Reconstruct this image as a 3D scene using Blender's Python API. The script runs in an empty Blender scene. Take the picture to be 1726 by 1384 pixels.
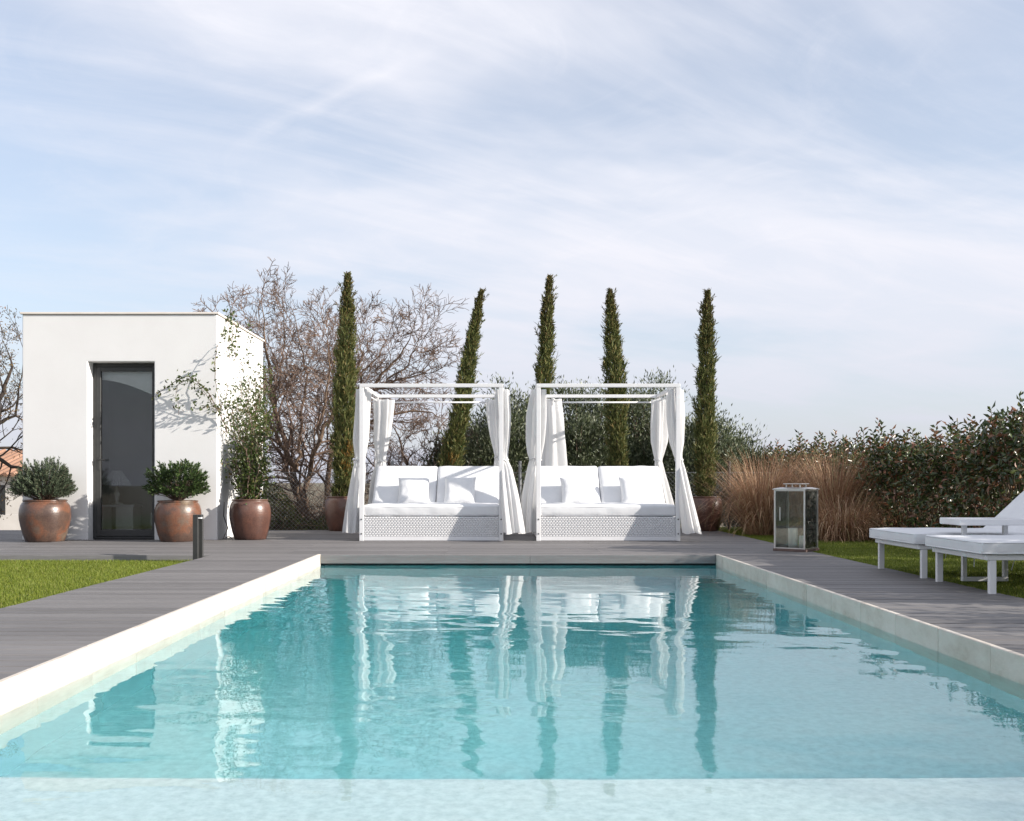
import bpy, math, random
import numpy as np
from mathutils import Vector, Matrix, noise as mnoise

R = math.radians
scene = bpy.context.scene
col = scene.collection

# ------------------------------------------------------------------ camera
F = 1700.0                      # focal length in pixels of the 1726 px wide photograph
CX, CY = 843.0, 813.0           # vanishing point / horizon in the photograph
HC = 0.815                      # camera height over the deck
cam_d = bpy.data.cameras.new('camera')
cam = bpy.data.objects.new('camera', cam_d)
col.objects.link(cam)
cam.location = (0, 0, HC)
cam.rotation_euler = (R(90), 0, 0)
cam_d.sensor_width = 36
cam_d.lens = 36 * F / 1726
cam_d.shift_x = (863 - CX) / 1726
cam_d.shift_y = (CY - 692) / 1726
cam_d.clip_start = 0.05
cam_d.clip_end = 5000
scene.camera = cam


def P(px, py, d):
    return Vector(((px - CX) / F * d, d, HC - (py - CY) / F * d))


# ------------------------------------------------------------------ sun and sky
SUN_EL, SUN_AZ = R(20.5), R(-17)          # azimuth measured from +X, negative = towards the camera
sdir = Vector((math.cos(SUN_EL) * math.cos(SUN_AZ), math.cos(SUN_EL) * math.sin(SUN_AZ), math.sin(SUN_EL)))
sun_d = bpy.data.lights.new('sun', 'SUN')
sun_d.energy = 5.0
sun_d.angle = R(0.53)
sun_d.color = (1.0, 0.93, 0.84)
sun = bpy.data.objects.new('sun', sun_d)
col.objects.link(sun)
sun.rotation_euler = sdir.to_track_quat('Z', 'Y').to_euler()
sun.location = sdir * 30

world = bpy.data.worlds.new('World')
scene.world = world
world.use_nodes = True
wn, wl = world.node_tree.nodes, world.node_tree.links
wn.clear()
w_out = wn.new('ShaderNodeOutputWorld')
w_bg = wn.new('ShaderNodeBackground')
w_bg.inputs['Strength'].default_value = 0.13
sky = wn.new('ShaderNodeTexSky')
sky.sky_type = 'NISHITA'
sky.sun_disc = False
sky.sun_elevation = SUN_EL
sky.sun_rotation = math.pi / 2 - SUN_AZ
sky.air_density = 1.0
sky.dust_density = 0.6
sky.ozone_density = 1.6
# thin high cloud: noise on a flat layer far overhead, reached along the view direction
tc = wn.new('ShaderNodeTexCoord')
sep = wn.new('ShaderNodeSeparateXYZ')
wl.new(tc.outputs['Generated'], sep.inputs[0])


def wmath(op, a, b=None, clamp=False):
    n = wn.new('ShaderNodeMath')
    n.operation = op
    n.use_clamp = clamp
    for i, v in enumerate((a, b)):
        if v is None:
            continue
        if isinstance(v, (int, float)):
            n.inputs[i].default_value = v
        else:
            wl.new(v, n.inputs[i])
    return n.outputs[0]


zz = wmath('ADD', wmath('MAXIMUM', sep.outputs[2], 0.0), 0.16)
ux = wmath('DIVIDE', sep.outputs[0], zz)
uy = wmath('DIVIDE', sep.outputs[1], zz)
comb = wn.new('ShaderNodeCombineXYZ')
wl.new(ux, comb.inputs[0])
wl.new(uy, comb.inputs[1])


def cloud_layer(rot, sx, sy, loc, detail, rough, lo, hi, distort=0.6):
    rt = wn.new('ShaderNodeMapping')
    rt.inputs['Rotation'].default_value = (0, 0, R(rot))
    wl.new(comb.outputs[0], rt.inputs[0])
    mp = wn.new('ShaderNodeMapping')
    mp.inputs['Scale'].default_value = (sx, sy, 1)
    mp.inputs['Location'].default_value = loc
    wl.new(rt.outputs[0], mp.inputs[0])
    nz = wn.new('ShaderNodeTexNoise')
    nz.inputs['Scale'].default_value = 1.0
    nz.inputs['Detail'].default_value = detail
    nz.inputs['Roughness'].default_value = rough
    nz.inputs['Distortion'].default_value = distort
    wl.new(mp.outputs[0], nz.inputs['Vector'])
    mr = wn.new('ShaderNodeMapRange')
    mr.interpolation_type = 'SMOOTHSTEP'
    mr.inputs['From Min'].default_value = lo
    mr.inputs['From Max'].default_value = hi
    wl.new(nz.outputs['Fac'], mr.inputs['Value'])
    return mr.outputs[0]


SKYX, SKYY = 3.9, 12.1
c1 = cloud_layer(-14, 0.62, 1.05, (SKYX, SKYY, 0), 5, 0.5, 0.40, 0.60, 0.3)      # broad veils
c2 = cloud_layer(-30, 0.8, 3.2, (1.3, 7.7, 0), 8, 0.62, 0.36, 0.72, 0.9)       # combed streaks
c3 = cloud_layer(10, 2.4, 2.4, (9.1, 3.3, 0), 9, 0.68, 0.44, 0.78, 1.6)        # torn tufts
cm = wmath('ADD', wmath('ADD', wmath('MULTIPLY', c1, 0.62), wmath('MULTIPLY', c2, 0.26)), wmath('MULTIPLY', c3, 0.16))


def sky_uv(px, py):
    d = Vector((px - CX, F, CY - py)).normalized()
    return d.x / (d.z + 0.16), d.y / (d.z + 0.16)


# an old, spreading vapour trail
ta, tb = sky_uv(395, 240), sky_uv(800, 52)
tl = math.hypot(tb[0] - ta[0], tb[1] - ta[1])
tx, ty = (tb[0] - ta[0]) / tl, (tb[1] - ta[1]) / tl
fz = wn.new('ShaderNodeTexNoise')
fz.inputs['Scale'].default_value = 9
fz.inputs['Detail'].default_value = 7
wl.new(comb.outputs[0], fz.inputs['Vector'])
rx_, ry_ = wmath('SUBTRACT', ux, ta[0]), wmath('SUBTRACT', uy, ta[1])
along = wmath('ADD', wmath('MULTIPLY', rx_, tx), wmath('MULTIPLY', ry_, ty))
across = wmath('SUBTRACT', wmath('MULTIPLY', rx_, ty), wmath('MULTIPLY', ry_, tx))
across = wmath('ADD', across, wmath('MULTIPLY', wmath('SUBTRACT', fz.outputs['Fac'], 0.5), 0.05))
core = wmath('SUBTRACT', 1.0, wmath('MULTIPLY', wmath('ABSOLUTE', across), 1 / 0.030), True)
ends = wmath('MULTIPLY', wmath('MULTIPLY', along, 1 / 0.12, True), wmath('MULTIPLY', wmath('SUBTRACT', tl, along), 1 / 0.3, True))
trail = wmath('MULTIPLY', wmath('MULTIPLY', core, ends), wmath('MULTIPLY', fz.outputs['Fac'], 0.42))
cm = wmath('ADD', cm, trail)
veil = wmath('ADD', wmath('MULTIPLY', cm, 0.70), 0.36, True)
mixw = wn.new('ShaderNodeMixRGB')
wl.new(veil, mixw.inputs[0])
mixw.inputs[2].default_value = (5.0, 5.0, 5.35, 1)
wl.new(sky.outputs[0], mixw.inputs[1])
# the long view through the lower air is milky all round the horizon
haze = wmath('POWER', wmath('SUBTRACT', 1.0, wmath('ABSOLUTE', sep.outputs[2]), True), 6.5)
mixh = wn.new('ShaderNodeMixRGB')
wl.new(wmath('MULTIPLY', haze, 0.86), mixh.inputs[0])
wl.new(mixw.outputs[0], mixh.inputs[1])
mixh.inputs[2].default_value = (2.90, 3.02, 3.65, 1)
wl.new(mixh.outputs[0], w_bg.inputs['Color'])
wl.new(w_bg.outputs[0], w_out.inputs[0])

scene.view_settings.view_transform = 'Standard'
scene.view_settings.look = 'None'
scene.view_settings.exposure = 0.60
scene.view_settings.gamma = 1.0
scene.view_settings.use_curve_mapping = False
scene.render.engine = 'CYCLES'
scene.cycles.use_denoising = True
scene.cycles.max_bounces = 10
scene.cycles.transparent_max_bounces = 16
scene.cycles.sample_clamp_indirect = 6.0


# ------------------------------------------------------------------ materials
def mat_new(name):
    m = bpy.data.materials.new(name)
    m.use_nodes = True
    nt = m.node_tree
    b = nt.nodes.get('Principled BSDF')
    return m, nt.nodes, nt.links, b


def ramp(nodes, stops):
    r = nodes.new('ShaderNodeValToRGB')
    e = r.color_ramp.elements
    while len(e) > 1:
        e.remove(e[-1])
    e[0].position, e[0].color = stops[0][0], (*stops[0][1], 1)
    for p, c in stops[1:]:
        n = e.new(p)
        n.color = (*c, 1)
    return r


def noise_mat(name, stops, scale=5.0, detail=6, rough=0.6, stretch=(1, 1, 1), roughness=0.6, bump=0.0, bscale=None,
              spec=0.5, coords='Object', metallic=0.0, rand=0.0, rvar=0.0, bdist=0.01):
    m, n, l, b = mat_new(name)
    t = n.new('ShaderNodeTexCoord')
    mp = n.new('ShaderNodeMapping')
    mp.inputs['Scale'].default_value = stretch
    l.new(t.outputs[coords], mp.inputs[0])
    nz = n.new('ShaderNodeTexNoise')
    nz.inputs['Scale'].default_value = scale
    nz.inputs['Detail'].default_value = detail
    nz.inputs['Roughness'].default_value = rough
    l.new(mp.outputs[0], nz.inputs['Vector'])
    r = ramp(n, stops)
    l.new(nz.outputs['Fac'], r.inputs[0])
    out = r.outputs[0]
    if rand:
        oi = n.new('ShaderNodeObjectInfo')
        mr = n.new('ShaderNodeMapRange')
        mr.inputs['To Min'].default_value = 1 - rand
        mr.inputs['To Max'].default_value = 1 + rand
        l.new(oi.outputs['Random'], mr.inputs['Value'])
        h = n.new('ShaderNodeHueSaturation')
        l.new(mr.outputs[0], h.inputs['Value'])
        l.new(out, h.inputs['Color'])
        out = h.outputs[0]
        # shift the pattern from piece to piece
        va = n.new('ShaderNodeVectorMath')
        va.operation = 'SCALE'
        va.inputs[0].default_value = (37, 19, 11)
        l.new(oi.outputs['Random'], va.inputs['Scale'])
        l.new(va.outputs[0], mp.inputs['Location'])
    l.new(out, b.inputs['Base Color'])
    b.inputs['Roughness'].default_value = roughness
    if rvar:
        mr2 = n.new('ShaderNodeMapRange')
        mr2.inputs['To Min'].default_value = roughness - rvar
        mr2.inputs['To Max'].default_value = roughness + rvar
        l.new(nz.outputs['Fac'], mr2.inputs['Value'])
        l.new(mr2.outputs[0], b.inputs['Roughness'])
    b.inputs['Specular IOR Level'].default_value = spec
    b.inputs['Metallic'].default_value = metallic
    if bump:
        bz = n.new('ShaderNodeTexNoise')
        bz.inputs['Scale'].default_value = bscale or scale * 4
        bz.inputs['Detail'].default_value = 5
        l.new(mp.outputs[0], bz.inputs['Vector'])
        bp = n.new('ShaderNodeBump')
        bp.inputs['Strength'].default_value = bump
        bp.inputs['Distance'].default_value = bdist
        l.new(bz.outputs['Fac'], bp.inputs['Height'])
        l.new(bp.outputs[0], b.inputs['Normal'])
    return m


def leaf_mat(name, stops, rough=0.5, trans=0.3, spec=0.4):
    """colour varies from leaf to leaf (each leaf is an island)"""
    m, n, l, b = mat_new(name)
    g = n.new('ShaderNodeNewGeometry')
    r = ramp(n, stops)
    l.new(g.outputs['Random Per Island'], r.inputs[0])
    l.new(r.outputs[0], b.inputs['Base Color'])
    b.inputs['Roughness'].default_value = rough
    b.inputs['Specular IOR Level'].default_value = spec
    if trans:
        tr = n.new('ShaderNodeBsdfTranslucent')
        l.new(r.outputs[0], tr.inputs[0])
        mx = n.new('ShaderNodeMixShader')
        mx.inputs[0].default_value = trans
        l.new(b.outputs[0], mx.inputs[1])
        l.new(tr.outputs[0], mx.inputs[2])
        l.new(mx.outputs[0], n['Material Output'].inputs[0])
    return m


M = {}
M['plaster'] = noise_mat('white_plaster', [(0.3, (0.755, 0.75, 0.742)), (0.7, (0.80, 0.796, 0.79))], 1.3, 8, 0.65, roughness=0.85, bump=0.25, bscale=60, spec=0.2, bdist=0.004)
M['roof_trim'] = noise_mat('roof_trim', [(0.3, (0.70, 0.63, 0.56)), (0.7, (0.80, 0.74, 0.68))], 6, roughness=0.7)
M['deck'] = noise_mat('composite_deck', [(0.25, (0.122, 0.116, 0.115)), (0.55, (0.175, 0.166, 0.163)), (0.8, (0.222, 0.210, 0.205))], 7, 8, 0.7, (0.5, 14, 14), 0.62, 0.35, 22, 0.35, rand=0.17, bdist=0.003)
M['deck_dark'] = noise_mat('deck_substructure', [(0.3, (0.03, 0.03, 0.032)), (0.7, (0.05, 0.05, 0.052))], 5, roughness=0.8)
M['fascia'] = noise_mat('deck_fascia', [(0.3, (0.17, 0.165, 0.165)), (0.7, (0.24, 0.235, 0.235))], 5, 8, 0.7, (0.6, 10, 10), 0.6, 0.2, 20, 0.3)
M['coping'] = noise_mat('coping_stone', [(0.28, (0.45, 0.385, 0.31)), (0.42, (0.575, 0.515, 0.445)), (0.55, (0.64, 0.585, 0.515)), (0.7, (0.68, 0.63, 0.565))], 3.6, 10, 0.72, (1, 1, 1.8), 0.7, 0.3, 40, 0.25, rand=0.06, bdist=0.004)
M['basin'] = noise_mat('pool_render_shimmer', [(0.32, (0.66, 0.68, 0.675)), (0.47, (0.78, 0.79, 0.785)), (0.56, (0.85, 0.855, 0.85)), (0.62, (0.90, 0.90, 0.895))], 24, 5, 0.66, roughness=0.75, spec=0.2)  # light and dark speckle painted in for the shimmer of rippled sunlight
M['soil'] = noise_mat('soil', [(0.3, (0.10, 0.08, 0.055)), (0.55, (0.16, 0.135, 0.085)), (0.75, (0.13, 0.15, 0.06))], 1.6, 9, 0.7, roughness=0.95, bump=0.6, bscale=14, bdist=0.05, coords='Object')
M['turf_base'] = noise_mat('turf_backing', [(0.3, (0.055, 0.085, 0.018)), (0.7, (0.09, 0.12, 0.028))], 30, roughness=0.9)
M['turf'] = leaf_mat('turf_blade', [(0.0, (0.08, 0.125, 0.010)), (0.5, (0.165, 0.21, 0.020)), (0.85, (0.245, 0.285, 0.04)), (1, (0.33, 0.31, 0.10))], 0.55, 0.3)
M['white_metal'] = noise_mat('white_powder_coat', [(0.3, (0.72, 0.72, 0.73)), (0.7, (0.77, 0.77, 0.775))], 9, roughness=0.38, spec=0.5)
M['fabric'] = noise_mat('white_canvas', [(0.3, (0.78, 0.78, 0.785)), (0.7, (0.83, 0.83, 0.83))], 6, roughness=0.9, bump=0.35, bscale=9, spec=0.15, bdist=0.02)
M['cushion'] = noise_mat('white_cushion', [(0.3, (0.69, 0.70, 0.715)), (0.7, (0.745, 0.75, 0.76))], 6, roughness=0.88, bump=0.5, bscale=5, spec=0.15, bdist=0.02)
M['wicker'] = noise_mat('white_wicker', [(0.3, (0.68, 0.68, 0.69)), (0.7, (0.76, 0.76, 0.765))], 40, roughness=0.55, spec=0.4)
M['dark_metal'] = noise_mat('anthracite_metal', [(0.3, (0.030, 0.031, 0.031)), (0.7, (0.042, 0.043, 0.042))], 14, roughness=0.42, spec=0.5)
M['bolt'] = noise_mat('bolt_steel', [(0.3, (0.1, 0.1, 0.1)), (0.7, (0.16, 0.16, 0.16))], 30, roughness=0.4, metallic=0.6)
M['steel'] = noise_mat('brushed_steel', [(0.3, (0.50, 0.48, 0.46)), (0.7, (0.66, 0.64, 0.62))], 9, 8, 0.7, (1, 1, 6), 0.34, metallic=0.85, rvar=0.12)
M['rust_wood'] = noise_mat('lantern_base_wood', [(0.3, (0.10, 0.065, 0.055)), (0.7, (0.17, 0.11, 0.09))], 12, 8, 0.7, (1, 8, 1), 0.7)
M['bark'] = noise_mat('bark', [(0.25, (0.075, 0.055, 0.042)), (0.5, (0.15, 0.105, 0.075)), (0.8, (0.21, 0.15, 0.10))], 9, 8, 0.7, (1, 1, 0.4), 0.9, 0.6, 30, 0.2)
M['twig'] = noise_mat('twig_bark', [(0.3, (0.095, 0.066, 0.052)), (0.5, (0.17, 0.118, 0.092)), (0.75, (0.26, 0.185, 0.145))], 1.4, 5, 0.6, roughness=0.85, spec=0.2)
M['dark_twig'] = noise_mat('dark_bark', [(0.3, (0.035, 0.03, 0.028)), (0.7, (0.08, 0.062, 0.05))], 3, roughness=0.9, spec=0.2)
M['cypress'] = leaf_mat('cypress_spray', [(0.0, (0.042, 0.062, 0.018)), (0.4, (0.098, 0.118, 0.034)), (0.75, (0.165, 0.172, 0.056)), (0.92, (0.22, 0.195, 0.07)), (1.0, (0.26, 0.17, 0.07))], 0.6, 0.15, 0.3)
M['cypress_dry'] = leaf_mat('cypress_dry_spray', [(0.0, (0.17, 0.085, 0.022)), (0.6, (0.26, 0.14, 0.035)), (1.0, (0.16, 0.13, 0.04))], 0.7, 0.15, 0.2)
M['cypress_brown'] = leaf_mat('cypress_tip_spray', [(0.0, (0.07, 0.058, 0.024)), (0.6, (0.125, 0.085, 0.036)), (1.0, (0.10, 0.105, 0.03))], 0.7, 0.15, 0.2)
M['olive'] = leaf_mat('olive_leaf', [(0.0, (0.036, 0.052, 0.024)), (0.45, (0.078, 0.10, 0.046)), (0.75, (0.14, 0.16, 0.085)), (1.0, (0.26, 0.28, 0.20))], 0.45, 0.15, 0.5)
M['photinia'] = leaf_mat('photinia_leaf', [(0.0, (0.026, 0.044, 0.014)), (0.40, (0.055, 0.080, 0.024)), (0.66, (0.105, 0.13, 0.04)), (0.80, (0.15, 0.105, 0.045)), (0.92, (0.24, 0.09, 0.05)), (1.0, (0.27, 0.15, 0.07))], 0.3, 0.15, 0.6)
M['shrub'] = leaf_mat('shrub_leaf', [(0.0, (0.022, 0.040, 0.014)), (0.5, (0.045, 0.078, 0.022)), (0.85, (0.075, 0.12, 0.034)), (1.0, (0.11, 0.15, 0.05))], 0.38, 0.2, 0.5)
M['rosemary'] = leaf_mat('needle_leaf', [(0.0, (0.045, 0.065, 0.040)), (0.5, (0.075, 0.10, 0.058)), (0.85, (0.12, 0.15, 0.09)), (1.0, (0.16, 0.185, 0.12))], 0.55, 0.15, 0.3)
M['vine'] = leaf_mat('vine_leaf', [(0.0, (0.036, 0.062, 0.012)), (0.5, (0.066, 0.098, 0.022)), (0.85, (0.105, 0.13, 0.036)), (1.0, (0.14, 0.09, 0.04))], 0.42, 0.3, 0.45)
M['autumn'] = leaf_mat('autumn_leaf', [(0.0, (0.10, 0.085, 0.03)), (0.4, (0.19, 0.135, 0.045)), (0.75, (0.24, 0.115, 0.045)), (1.0, (0.29, 0.22, 0.09))], 0.6, 0.35, 0.2)
M['drygrass'] = leaf_mat('dry_grass_blade', [(0.0, (0.20, 0.105, 0.065)), (0.35, (0.38, 0.22, 0.135)), (0.7, (0.52, 0.33, 0.20)), (0.9, (0.66, 0.48, 0.31)), (1.0, (0.26, 0.24, 0.10))], 0.55, 0.2, 0.3)
M['green_low'] = leaf_mat('undergrowth_leaf', [(0.0, (0.04, 0.06, 0.016)), (0.5, (0.085, 0.11, 0.03)), (1.0, (0.16, 0.16, 0.05))], 0.5, 0.25, 0.3)
M['house_wall'] = noise_mat('house_render', [(0.3, (0.66, 0.62, 0.57)), (0.7, (0.74, 0.70, 0.65))], 2, roughness=0.9)
M['roof_tile'] = noise_mat('roof_tile', [(0.3, (0.27, 0.15, 0.10)), (0.7, (0.36, 0.21, 0.14))], 3, 8, 0.7, roughness=0.9, rand=0.15)
M['cable'] = noise_mat('cable_rubber', [(0.3, (0.02, 0.02, 0.02)), (0.7, (0.03, 0.03, 0.03))], 9, roughness=0.5)
M['room'] = noise_mat('room_paint', [(0.3, (0.50, 0.51, 0.51)), (0.7, (0.56, 0.57, 0.57))], 2, roughness=0.9)
M['room_floor'] = noise_mat('room_floor', [(0.3, (0.20, 0.19, 0.175)), (0.7, (0.26, 0.25, 0.23))], 3, roughness=0.5)
M['linen'] = noise_mat('linen', [(0.3, (0.72, 0.72, 0.70)), (0.7, (0.80, 0.80, 0.78))], 9, roughness=0.9)
M['pot_soil'] = noise_mat('pot_soil', [(0.3, (0.04, 0.03, 0.022)), (0.7, (0.08, 0.06, 0.045))], 30, roughness=0.95, bump=0.8, bscale=40)
M['lamp_white'] = noise_mat('lamp_diffuser', [(0.3, (0.8, 0.8, 0.8)), (0.7, (0.84, 0.84, 0.84))], 9, roughness=0.4)
M['wire'] = noise_mat('galvanised_wire', [(0.3, (0.25, 0.26, 0.27)), (0.7, (0.36, 0.37, 0.38))], 9, roughness=0.45, metallic=0.5)


def curtain_mat():
    m, n, l, b = mat_new('curtain_cloth')
    b.inputs['Base Color'].default_value = (0.78, 0.78, 0.78, 1)
    b.inputs['Roughness'].default_value = 0.92
    b.inputs['Specular IOR Level'].default_value = 0.1
    t = n.new('ShaderNodeTexCoord')
    nz = n.new('ShaderNodeTexNoise')
    nz.inputs['Scale'].default_value = 7
    nz.inputs['Detail'].default_value = 5
    l.new(t.outputs['Object'], nz.inputs['Vector'])
    bp = n.new('ShaderNodeBump')
    bp.inputs['Strength'].default_value = 0.35
    bp.inputs['Distance'].default_value = 0.03
    l.new(nz.outputs['Fac'], bp.inputs['Height'])
    l.new(bp.outputs[0], b.inputs['Normal'])
    tr = n.new('ShaderNodeBsdfTranslucent')
    tr.inputs[0].default_value = (0.78, 0.78, 0.78, 1)
    mx = n.new('ShaderNodeMixShader')
    mx.inputs[0].default_value = 0.40
    l.new(b.outputs[0], mx.inputs[1])
    l.new(tr.outputs[0], mx.inputs[2])
    l.new(mx.outputs[0], n['Material Output'].inputs[0])
    return m


M['curtain'] = curtain_mat()


def pot_mat(name, tone, orange):
    """fired brown glaze: throwing rings, burnt patches, pale mineral bloom low down"""
    m, n, l, b = mat_new(name)
    t = n.new('ShaderNodeTexCoord')
    nz = n.new('ShaderNodeTexNoise')
    nz.inputs['Scale'].default_value = 1.7
    nz.inputs['Detail'].default_value = 7
    nz.inputs['Roughness'].default_value = 0.62
    oi = n.new('ShaderNodeObjectInfo')
    va = n.new('ShaderNodeVectorMath')
    va.operation = 'MULTIPLY_ADD'
    va.inputs[1].default_value = (1, 1, 1)
    l.new(t.outputs['Object'], va.inputs[0])
    sc = n.new('ShaderNodeVectorMath')
    sc.operation = 'SCALE'
    sc.inputs[0].default_value = (31, 17, 9)
    l.new(oi.outputs['Random'], sc.inputs['Scale'])
    l.new(sc.outputs[0], va.inputs[2])
    l.new(va.outputs[0], nz.inputs['Vector'])
    c = tone
    r = ramp(n, [(0.30, (c[0] * 0.35, c[1] * 0.36, c[2] * 0.42)), (0.42, (c[0] * 0.75, c[1] * 0.75, c[2] * 0.8)), (0.50, c), (0.56, orange),
                 (0.63, (c[0] * 1.3, c[1] * 1.5, c[2] * 1.5)), (0.74, (0.27, 0.20, 0.13))])
    l.new(nz.outputs['Fac'], r.inputs[0])
    sp = n.new('ShaderNodeTexNoise')
    sp.inputs['Scale'].default_value = 55
    sp.inputs['Detail'].default_value = 4
    l.new(va.outputs[0], sp.inputs['Vector'])
    mr = n.new('ShaderNodeMapRange')
    mr.inputs['From Min'].default_value = 0.35
    mr.inputs['From Max'].default_value = 0.7
    mr.inputs['To Min'].default_value = 0.85
    mr.inputs['To Max'].default_value = 1.18
    l.new(sp.outputs['Fac'], mr.inputs['Value'])
    mu = n.new('ShaderNodeHueSaturation')
    l.new(r.outputs[0], mu.inputs['Color'])
    l.new(mr.outputs[0], mu.inputs['Value'])
    l.new(mu.outputs[0], b.inputs['Base Color'])
    mr2 = n.new('ShaderNodeMapRange')
    mr2.inputs['To Min'].default_value = 0.16
    mr2.inputs['To Max'].default_value = 0.46
    l.new(nz.outputs['Fac'], mr2.inputs['Value'])
    l.new(mr2.outputs[0], b.inputs['Roughness'])
    b.inputs['Specular IOR Level'].default_value = 0.55
    wv = n.new('ShaderNodeTexWave')
    wv.bands_direction = 'Z'
    wv.inputs['Scale'].default_value = 9
    wv.inputs['Distortion'].default_value = 1.5
    l.new(t.outputs['Object'], wv.inputs['Vector'])
    ad = n.new('ShaderNodeMath')
    ad.operation = 'MULTIPLY_ADD'
    ad.inputs[1].default_value = 0.15
    l.new(wv.outputs['Fac'], ad.inputs[0])
    l.new(sp.outputs['Fac'], ad.inputs[2])
    bp = n.new('ShaderNodeBump')
    bp.inputs['Strength'].default_value = 0.2
    bp.inputs['Distance'].default_value = 0.006
    l.new(ad.outputs[0], bp.inputs['Height'])
    l.new(bp.outputs[0], b.inputs['Normal'])
    return m


M['pot'] = pot_mat('glazed_pot_brown', (0.098, 0.060, 0.045), (0.165, 0.072, 0.042))
M['pot_red'] = pot_mat('glazed_pot_red', (0.098, 0.048, 0.036), (0.128, 0.058, 0.040))


def glass_mat(name, tint, ior=1.5, rough=0.0, dirt=0.0):
    m, n, l, b = mat_new(name)
    n.remove(b)
    tr = n.new('ShaderNodeBsdfTransparent')
    tr.inputs[0].default_value = (*tint, 1)
    gl = n.new('ShaderNodeBsdfGlossy')
    gl.inputs['Roughness'].default_value = rough
    fr = n.new('ShaderNodeFresnel')
    fr.inputs['IOR'].default_value = ior
    mx = n.new('ShaderNodeMixShader')
    l.new(fr.outputs[0], mx.inputs[0])
    l.new(tr.outputs[0], mx.inputs[1])
    l.new(gl.outputs[0], mx.inputs[2])
    out = mx
    if dirt:
        df = n.new('ShaderNodeBsdfDiffuse')
        df.inputs[0].default_value = (0.55, 0.54, 0.50, 1)
        nz = n.new('ShaderNodeTexNoise')
        nz.inputs['Scale'].default_value = 9
        nz.inputs['Detail'].default_value = 8
        mr = n.new('ShaderNodeMapRange')
        mr.inputs['From Min'].default_value = 0.3
        mr.inputs['From Max'].default_value = 0.75
        mr.inputs['To Max'].default_value = dirt
        l.new(nz.outputs['Fac'], mr.inputs['Value'])
        m2 = n.new('ShaderNodeMixShader')
        l.new(mr.outputs[0], m2.inputs[0])
        l.new(mx.outputs[0], m2.inputs[1])
        l.new(df.outputs[0], m2.inputs[2])
        out = m2
    l.new(out.outputs[0], n['Material Output'].inputs[0])
    return m


M['door_glass'] = glass_mat('door_glass', (0.95, 0.965, 0.965), 1.6)
M['lantern_glass'] = glass_mat('lantern_glass', (0.90, 0.93, 0.91), 1.5, 0.01, 0.10)


def water_mat():
    m, n, l, b = mat_new('pool_water')
    n.remove(b)
    gl = n.new('ShaderNodeBsdfGlass')
    gl.inputs['IOR'].default_value = 1.333
    gl.inputs['Roughness'].default_value = 0.0
    t = n.new('ShaderNodeTexCoord')
    hs = []
    for sc_, st_ in (((9, 21, 1), 1.0), ((22, 46, 1), 0.45)):
        mp = n.new('ShaderNodeMapping')
        mp.inputs['Rotation'].default_value = (0, 0, R(-9 if st_ == 1.0 else 14))
        mp.inputs['Scale'].default_value = sc_
        l.new(t.outputs['Object'], mp.inputs[0])
        nz = n.new('ShaderNodeTexNoise')
        nz.inputs['Scale'].default_value = 1
        nz.inputs['Detail'].default_value = 2
        nz.inputs['Roughness'].default_value = 0.4
        l.new(mp.outputs[0], nz.inputs['Vector'])
        mu = n.new('ShaderNodeMath')
        mu.operation = 'MULTIPLY'
        mu.inputs[1].default_value = st_
        l.new(nz.outputs['Fac'], mu.inputs[0])
        hs.append(mu)
    ad = n.new('ShaderNodeMath')
    l.new(hs[0].outputs[0], ad.inputs[0])
    l.new(hs[1].outputs[0], ad.inputs[1])
    bp = n.new('ShaderNodeBump')
    bp.inputs['Strength'].default_value = 1.0
    bp.inputs['Distance'].default_value = 0.00016
    l.new(ad.outputs[0], bp.inputs['Height'])
    l.new(bp.outputs[0], gl.inputs['Normal'])
    ab = n.new('ShaderNodeVolumeAbsorption')
    ab.inputs['Color'].default_value = (0.15, 0.89, 0.93, 1)
    ab.inputs['Density'].default_value = 0.50
    l.new(gl.outputs[0], n['Material Output'].inputs[0])
    l.new(ab.outputs[0], n['Material Output'].inputs[1])
    return m


M['water'] = water_mat()


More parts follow.
